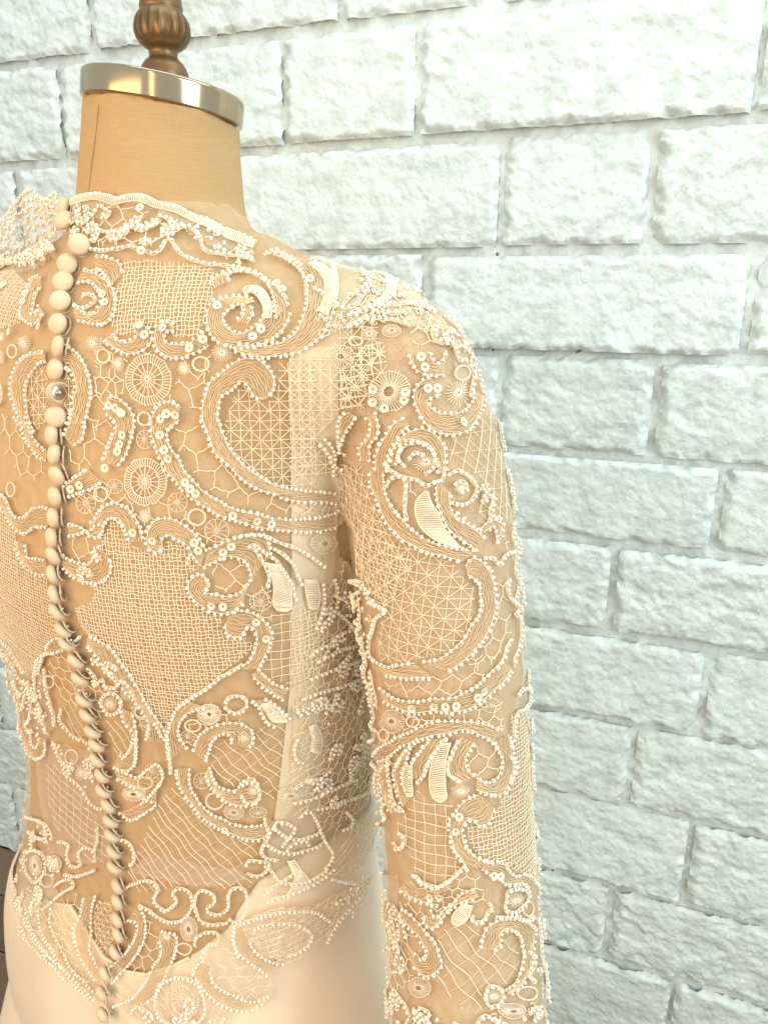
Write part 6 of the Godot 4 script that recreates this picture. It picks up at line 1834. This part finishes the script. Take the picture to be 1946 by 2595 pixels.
	net(0,"hex",8.47,0,[-1081,-1736,-4361,-991,-1667,-4372,-898,-1693,-4384,-855,-1778,-4389,-868,-1850,-4383,-965,-1905,-4363,-1060,-1880,-4354])
	net(0,"hex",8.47,0,[-590,-1367,-4518,-321,-1422,-4737,-302,-1470,-4753,-388,-1473,-4660,-555,-1453,-4530,-592,-1437,-4511])
	net(0,"hex",8.47,0,[-1933,-2695,-4595,-1782,-2616,-4522,-1757,-2687,-4519,-1825,-2730,-4551,-1936,-2787,-4606])
	net(1,"hex",8.47,0,[-18,-2470,-4243,49,-2410,-4171,154,-2369,-4101,264,-2333,-4061,343,-2312,-4049,407,-2278,-4051,470,-2222,-4065,594,-2200,-4105,700,-2238,-4160,614,-2336,-4091,539,-2397,-4054,426,-2455,-4029,266,-2475,-4047,154,-2493,-4092,65,-2493,-4154])
	net(1,"hex",8.47,0,[676,-1767,-4250,753,-1758,-4334,754,-1940,-4283,785,-2052,-4290,776,-2183,-4242,709,-2218,-4171,630,-2292,-4106,554,-2301,-4073,472,-2298,-4055,503,-2236,-4070,602,-2130,-4122,670,-2003,-4189,677,-1886,-4222])
	net(1,"hex",8.47,0,[521,-2799,-3986,571,-2756,-4005,675,-2795,-4035,711,-2873,-4036,721,-2960,-4021,677,-3011,-3986,582,-2990,-3957,514,-2915,-3961])
	net(1,"hex",8.47,0,[38,-1092,-4302,146,-1143,-4254,238,-1178,-4234,193,-1240,-4228,154,-1266,-4232,146,-1166,-4250,85,-1117,-4278])
	net(0,"hex",8.47,0,[-2720,-5067,-5060,-2535,-4875,-4973,-2464,-4912,-4922,-2502,-5077,-4914,-2521,-5235,-4896,-2510,-5361,-4864,-2641,-5390,-4939,-2734,-5297,-5022])
	net(0,"hex",8.47,0,[-1865,-4756,-4635,-1721,-4818,-4568,-1736,-4966,-4551,-1765,-5118,-4536,-1816,-5253,-4534,-1925,-5298,-4573,-2018,-5282,-4620,-1899,-5085,-4598,-1843,-4892,-4606])
	net(0,"hex",8.47,0,[-1268,-4810,-4453,-1124,-4771,-4447,-1004,-4961,-4426,-906,-5073,-4422,-834,-5116,-4430,-910,-5215,-4401,-1063,-5244,-4382,-1189,-5160,-4396,-1278,-5068,-4418])
	net(0,"hex",8.47,0,[-2122,-5444,-4639,-1910,-5306,-4565,-1963,-5443,-4563,-2112,-5584,-4607])
	net(0,"hex",9.46,0,[-1843,219,-5039,-1676,226,-4982,-1543,187,-4920,-1712,161,-4956,-1826,181,-5006])
	net(0,"hex",9.46,0,[-1045,113,-4861,-944,141,-4893,-813,132,-4911,-790,95,-4874,-957,76,-4843])
	veil(0,0,[-2837,-3672,-5258,-2458,-3399,-4945,-2086,-3329,-4729,-2046,-3797,-4732,-2130,-4395,-4786,-2434,-4577,-4950,-2872,-4695,-5256,-2904,-4119,-5329])
	veil(0,1,[-3325,-5358,-5544,-2838,-4948,-5176,-2658,-5016,-5027,-2477,-5123,-4891,-2284,-5377,-4734,-2282,-5667,-4675,-2578,-5619,-4850,-2871,-5616,-5044,-3169,-5615,-5287,-3343,-5539,-5493])
	veil(0,0,[-2121,-5415,-4644,-1634,-5102,-4492,-1174,-4729,-4453,-818,-4573,-4488,-837,-5271,-4405,-1066,-5356,-4362,-1265,-5503,-4343,-1655,-5635,-4405,-1942,-5678,-4509,-2133,-5667,-4601])
	veil(0,1,[-427,-1566,-4616,-322,-1538,-4728,-277,-1777,-4777,-175,-1886,-4546,-144,-2072,-4468,-125,-2285,-4445,-106,-2509,-4435,-76,-2794,-4400,-642,-2848,-4485,-492,-2581,-4561,-394,-2266,-4636,-378,-1931,-4655])
	veil(0,1,[-637,-2728,-4483,-74,-2642,-4361,-109,-3709,-5219,-118,-4214,-5285,-170,-4449,-5081,-322,-4436,-4792,-548,-4425,-4591,-727,-4406,-4512,-881,-4326,-4475,-884,-3961,-4461,-790,-3835,-4473,-685,-3393,-4486])
	veil(1,1,[-408,-106,-4631,-255,-32,-4715,-118,12,-4888,52,-36,-4976,224,-132,-4766,319,-241,-4594,423,-332,-4591,543,-567,-4602,449,-698,-4417,369,-400,-4485,136,-293,-4466,-1,-264,-4477,-169,-293,-4461,-353,-352,-4457])
	veil(0,0,[-3112,-2907,-5521,-2818,-2686,-5151,-2661,-2861,-5037,-2504,-2657,-4902,-2440,-2713,-4867,-2476,-3262,-4946,-2611,-3475,-5057,-3057,-3947,-5517,-3038,-3555,-5482])
	veil(0,0,[-1353,-4951,-4446,-1104,-4608,-4459,-1124,-4756,-4448,-1027,-4902,-4433,-833,-5087,-4435,-837,-5271,-4405,-1065,-5342,-4365,-1259,-5279,-4383,-1374,-5167,-4417])
	veil(0,0,[-2035,-5634,-4560,-1720,-5430,-4465,-1318,-5510,-4348,-1583,-5612,-4387,-1941,-5663,-4512])
	veil(0,0,[-2000,-4414,-4721,-1789,-4162,-4622,-1573,-4089,-4541,-1473,-4091,-4512,-1271,-4125,-4472,-1028,-4123,-4455,-977,-4213,-4461,-1109,-4300,-4462,-1409,-4339,-4503,-1732,-4377,-4603,-1873,-4418,-4662])
	veil(1,1,[-506,-81,-4665,-434,44,-4839,-368,83,-4984,-265,58,-4970,-68,1,-4898,88,-63,-4818,284,-205,-4625,297,-272,-4536,149,-302,-4460,-31,-268,-4474,-166,-319,-4449,-257,-440,-4418,-394,-442,-4439,-458,-356,-4474,-414,-227,-4530])
	veil(0,0,[-2554,155,-5767,-2386,215,-5616,-2218,262,-5454,-2106,304,-5320,-2120,360,-5410,-2112,378,-5411,-2063,446,-5349,-2104,303,-5317,-2194,223,-5339,-2086,119,-5144,-2376,24,-5382,-2648,4,-5612,-2838,4,-5773])
	veil(0,0,[-2043,418,-5304,-1975,474,-5231,-1784,479,-5092,-1603,457,-5040,-1487,457,-5042,-1369,413,-5056,-1252,360,-5080,-1131,306,-5094,-953,225,-4964,-799,161,-4950,-788,76,-4855,-1036,131,-4873,-1203,225,-4960,-1330,320,-5029,-1443,375,-5031,-1585,411,-5032,-1746,358,-5058,-1838,295,-5076,-2035,304,-5226])
	veil(1,0,[-310,-1139,-4654,-196,-1109,-4534,-117,-1312,-4403,-180,-1529,-4507,-294,-1570,-4757])
	veil(0,0,[-637,-2728,-4483,-565,-2963,-4525,-697,-3443,-4484,-866,-3823,-4459,-886,-3989,-4461,-778,-4051,-4483,-535,-4008,-4576,-456,-3538,-4607,-397,-2814,-4644])
	veil(0,0,[-1103,-4603,-4460,-959,-4508,-4467,-797,-4461,-4494,-608,-4543,-4561,-465,-4746,-4643,-559,-4883,-4567,-721,-4942,-4486,-1067,-4884,-4433])
	veil(1,0,[27,-3937,-4215,129,-3748,-3978,130,-3928,-3952,96,-4140,-3965,164,-4328,-3828,198,-4516,-3747,165,-4747,-3719,63,-4985,-3906])
	veil(0,0,[-3279,-5026,-5615,-2763,-4584,-5180,-2682,-4794,-5087,-2848,-5131,-5142,-3067,-5483,-5233,-3168,-5556,-5303,-3383,-5505,-5556])
	collar([-2083,403,-5369,-2094,334,-5332,-2159,280,-5377,-2354,253,-5658,-2451,192,-5689,-2658,157,-5940,-2702,122,-5873,-2819,100,-5935,-3069,79,-6187,-3201,19,-6113],[-2188,538,-5412,-2223,512,-5388,-2286,483,-5441,-2461,541,-5749,-2539,583,-5812,-2721,571,-6070,-2753,500,-5992,-2844,428,-6039,-3054,365,-6278,-3148,258,-6188])
	filigree(0,5,[-472,-1851,-4569,-326,-1776,-4715,-210,-2028,-4889,-184,-2492,-4945,-288,-2498,-4764,-408,-2437,-4626,-482,-2228,-4559])
	filigree(0,5,[-563,-2615,-4517,-389,-2459,-4645,-195,-2531,-4922,-133,-2934,-5067,-115,-3244,-5128,-601,-2849,-4503])
	filigree(0,7,[-512,-3267,-4562,-134,-3122,-5062,-109,-3908,-5288,-212,-4055,-4939,-530,-3865,-4573])
	filigree(0,4,[-3324,-5370,-5537,-2838,-4948,-5176,-2658,-5016,-5027,-2722,-5466,-4975,-2433,-5598,-4770,-2578,-5619,-4850,-2871,-5616,-5044,-3169,-5615,-5287])
	filigree(0,9,[-2073,381,-5337,-1861,418,-5122,-1598,356,-5024,-1443,375,-5031,-1348,320,-5024,-1218,293,-5043,-1105,186,-4899,-1329,196,-4913,-1459,159,-4889,-1668,179,-4945,-1826,181,-5006,-2007,214,-5127])
	filigree(0,2,[-1096,196,-4905,-927,160,-4912,-795,132,-4915,-784,40,-4816,-956,58,-4831,-1091,94,-4849])
	filigree(1,2,[136,-321,-4446,376,-272,-4607,455,-407,-4568,419,-462,-4500,337,-398,-4464,250,-380,-4433,135,-393,-4408])
	filigree(0,2,[-2035,-1773,-4599,-1853,-1783,-4515,-1867,-1682,-4530,-1784,-1670,-4498,-1787,-1825,-4486,-2047,-1969,-4593])
	filigree(0,2,[-1987,-2366,-4583,-1800,-2432,-4508,-1730,-2591,-4499,-1907,-2623,-4575,-2012,-2498,-4610])
	filigree(1,2,[507,-1103,-4314,757,-1400,-4478,754,-1464,-4436,558,-1405,-4258,541,-1236,-4296])
	filigree(0,7,[-637,-2716,-4483,-437,-2780,-4609,-134,-3081,-5063,-107,-3935,-5325,-212,-4055,-4939,-530,-3865,-4573,-650,-3592,-4506,-614,-3202,-4507])
	filigree(0,6,[-3112,-2907,-5521,-2818,-2686,-5151,-2704,-2882,-5073,-2432,-2684,-4859,-2464,-3141,-4926,-2556,-3388,-5011,-2931,-3589,-5352,-2936,-3379,-5345,-3162,-3298,-5649])
	filigree(0,2,[-2567,-3365,-5018,-2293,-3354,-4841,-2126,-3401,-4754,-2177,-3707,-4795,-2363,-3732,-4902,-2498,-3593,-4983])
	filigree(0,2,[-3307,-4788,-5774,-2827,-4384,-5248,-2790,-4539,-5207,-2872,-4695,-5256,-3391,-5111,-5761])
	filigree(0,3,[-3279,-5026,-5615,-2763,-4584,-5180,-2682,-4794,-5087,-2848,-5131,-5142,-3064,-5336,-5273,-3404,-5390,-5638])
	filigree(0,2,[-2035,-5634,-4560,-1367,-5336,-4388,-1262,-5391,-4364,-1373,-5547,-4350,-1729,-5646,-4428,-1940,-5634,-4516])
	filigree(1,5,[-90,-5056,-5492,129,-3748,-3978,130,-3892,-3959,70,-4053,-4033,97,-4234,-3948,114,-4395,-3888,148,-4529,-3806,165,-4758,-3716,63,-4999,-3904,-1,-5675,-5153])
	filigree(1,2,[165,-4619,-3756,330,-4491,-3652,445,-4506,-3601,578,-4507,-3584,611,-4565,-3565,165,-4758,-3716])
	filigree(0,10,[-2554,155,-5767,-2386,215,-5616,-2218,262,-5454,-2106,304,-5320,-2120,360,-5410,-2112,378,-5411,-2063,446,-5349,-2104,303,-5317,-2194,223,-5339,-2086,119,-5144,-2394,45,-5428,-2699,58,-5738,-2880,48,-5874])
	scatter(1,4,[376,-272,-4607,448,-363,-4595,527,-506,-4623,453,-480,-4526,370,-364,-4508])
	scatter(0,38,[-2554,155,-5767,-2386,215,-5616,-2218,262,-5454,-2106,304,-5320,-2120,360,-5410,-2112,378,-5411,-2063,446,-5349,-2104,303,-5317,-2194,223,-5339,-2086,119,-5144,-2394,45,-5428,-2699,58,-5738,-2880,48,-5874])
	scatter(0,11,[-2062,371,-5310,-1975,464,-5228,-1861,409,-5121,-1815,295,-5065,-1871,249,-5068,-2047,285,-5224])
	scatter(0,23,[-1350,339,-5035,-1224,332,-5076,-1058,246,-5012,-799,161,-4950,-788,76,-4855,-1033,76,-4841,-1131,149,-4876,-1288,225,-4952])
	scatter(1,62,[-396,-219,-4534,-233,-149,-4566,-128,-10,-4785,-91,3,-4869,66,-44,-4903,296,-172,-4737,298,-255,-4557,104,-285,-4468,-121,-319,-4447,-266,-320,-4455,-394,-355,-4463])
	scatter(0,15,[-637,-2716,-4483,-437,-2780,-4609,-411,-3008,-4632,-591,-3120,-4516,-625,-2943,-4495])
	scatter(0,20,[-480,-4408,-4635,-231,-4575,-4944,-232,-4782,-4929,-374,-4869,-4717,-499,-4722,-4619])
	scatter(0,43,[-3112,-2907,-5521,-2818,-2686,-5151,-2704,-2882,-5073,-2432,-2684,-4859,-2464,-3141,-4926,-2556,-3388,-5011,-2931,-3589,-5352,-2936,-3379,-5345,-3162,-3298,-5649])
	scatter(0,8,[-3045,-3204,-5464,-3162,-3298,-5649,-2952,-3421,-5366,-3022,-3852,-5471,-3100,-3743,-5582,-3043,-3358,-5477])
	scatter(0,10,[-3307,-4788,-5774,-2827,-4384,-5248,-2790,-4539,-5207,-2872,-4695,-5256,-3391,-5111,-5761])
	scatter(0,11,[-2567,-3365,-5018,-2293,-3354,-4841,-2126,-3401,-4754,-2177,-3707,-4795,-2363,-3732,-4902,-2498,-3593,-4983])
	scatter(0,4,[-2174,-2702,-4713,-1996,-2545,-4607,-1954,-2740,-4609,-2140,-2877,-4712])
	scatter(0,24,[-3279,-5026,-5615,-2763,-4584,-5180,-2682,-4794,-5087,-2848,-5131,-5142,-3064,-5336,-5273,-3404,-5390,-5638])
	scatter(0,13,[-2035,-5634,-4560,-1367,-5336,-4388,-1262,-5391,-4364,-1373,-5547,-4350,-1729,-5646,-4428,-1940,-5634,-4516])
	scatter(1,19,[-197,-2053,-4914,-75,-1841,-4322,23,-1937,-4218,-59,-2100,-4297,-34,-2267,-4262,-35,-2418,-4265,-106,-2515,-4438,-152,-2254,-4612,-189,-2203,-4933])
	scatter(1,14,[-104,-2376,-4398,-34,-2350,-4264,-18,-2646,-4248,-27,-3067,-4280,42,-3268,-4136,44,-3857,-4127,-85,-5092,-5448,-36,-3088,-4309,-71,-2719,-4364])
	scatter(1,31,[-90,-5056,-5492,129,-3748,-3978,130,-3892,-3959,70,-4053,-4033,97,-4234,-3948,114,-4395,-3888,148,-4529,-3806,165,-4758,-3716,63,-4999,-3904,-1,-5675,-5153])
	scatter(1,10,[165,-4619,-3756,330,-4491,-3652,445,-4506,-3601,578,-4507,-3584,611,-4565,-3565,165,-4758,-3716])
	scatter(1,11,[637,-4479,-3597,881,-4501,-3688,1020,-4629,-3792,1053,-4824,-3767,654,-4569,-3568])
	scatter(1,4,[923,-4180,-3836,1030,-4336,-3937,1067,-4592,-3908,987,-4497,-3798,912,-4325,-3776])
	scatter(1,5,[376,-272,-4607,458,-364,-4608,561,-607,-4603,539,-638,-4540,436,-478,-4509])

func _ready() -> void:
	# camera
	var cam := Camera3D.new()
	cam.name = "camera"
	cam.position = Vector3(0, EYE, 0)
	cam.rotation_degrees = Vector3(-17.5, 0, 0)
	cam.fov = rad_to_deg(2.0 * atan(1106.0 / 1609.0))
	cam.near = 0.02
	cam.far = 30.0
	add_child(cam)
	cam.current = true
	# light: an even pale background colour added as fill, a broad cool lamp over the wall, warm shop light on the dress, a window to the right
	var env := Environment.new()
	env.background_mode = Environment.BG_COLOR
	env.background_color = Color(0.91, 0.955, 0.945)
	env.background_energy_multiplier = 0.93
	env.tonemap_mode = Environment.TONE_MAPPER_LINEAR
	env.tonemap_exposure = 1.0
	env.sdfgi_enabled = true
	env.ssao_enabled = true
	env.ssil_enabled = true
	var we := WorldEnvironment.new()
	we.name = "environment"
	we.environment = env
	add_child(we)
	lamp("ceiling_light", Vector3(0.6, 2.95, -0.5), Vector3(0.55, 0.9, -1.3), Vector2(2.4, 0.8), 1.9, Color(0.92, 1.0, 0.985))
	lamp("window_light", Vector3(1.6, 1.85, 0.8), Vector3(-0.1, 1.1, -0.5), Vector2(0.9, 1.5), 2.7, Color(0.95, 1.0, 1.0))
	lamp("shop_light", Vector3(-0.72, 1.38, 0.2), Vector3(-0.1, 1.0, -0.5), Vector2(0.7, 0.7), 0.72, Color(1.0, 0.82, 0.59))
	lamp("added_strip_light", Vector3(-0.15, 1.9, 0.9), Vector3(-0.1, 1.3, -0.5), Vector2(0.08, 1.2), 0.25, Color(1.0, 0.86, 0.62))  # added lamp behind the camera, for upright streaks in the metal neck band
	rng.seed = 7
	materials()
	small_meshes()
	prepare_body()
	build_wall()
	build_floor()
	dress = thing("lace_dress", "ivory beaded lace wedding dress with covered buttons down its back, on the dress form", "dress", Vector3(BASE.x, 0, BASE.z))
	build_form()
	build_skirt()
	sheet([-548,-394,-4475,-565,-919,-4506,-594,-1506,-4504,-608,-1959,-4477,-634,-2537,-4476,-687,-2996,-4471,-754,-3482,-4469,-811,-3822,-4468], [-265,-390,-4430,-270,-689,-4430,-287,-1228,-4732,-325,-1580,-4723,-362,-2043,-4669,-446,-2605,-4597,-498,-3060,-4567,-566,-3537,-4541], 0.0012, M.strip, "side_seam_tape", dress)
	lay_lace()
	lace_round_the_sides()
	build_buttons()
	lay_beads()
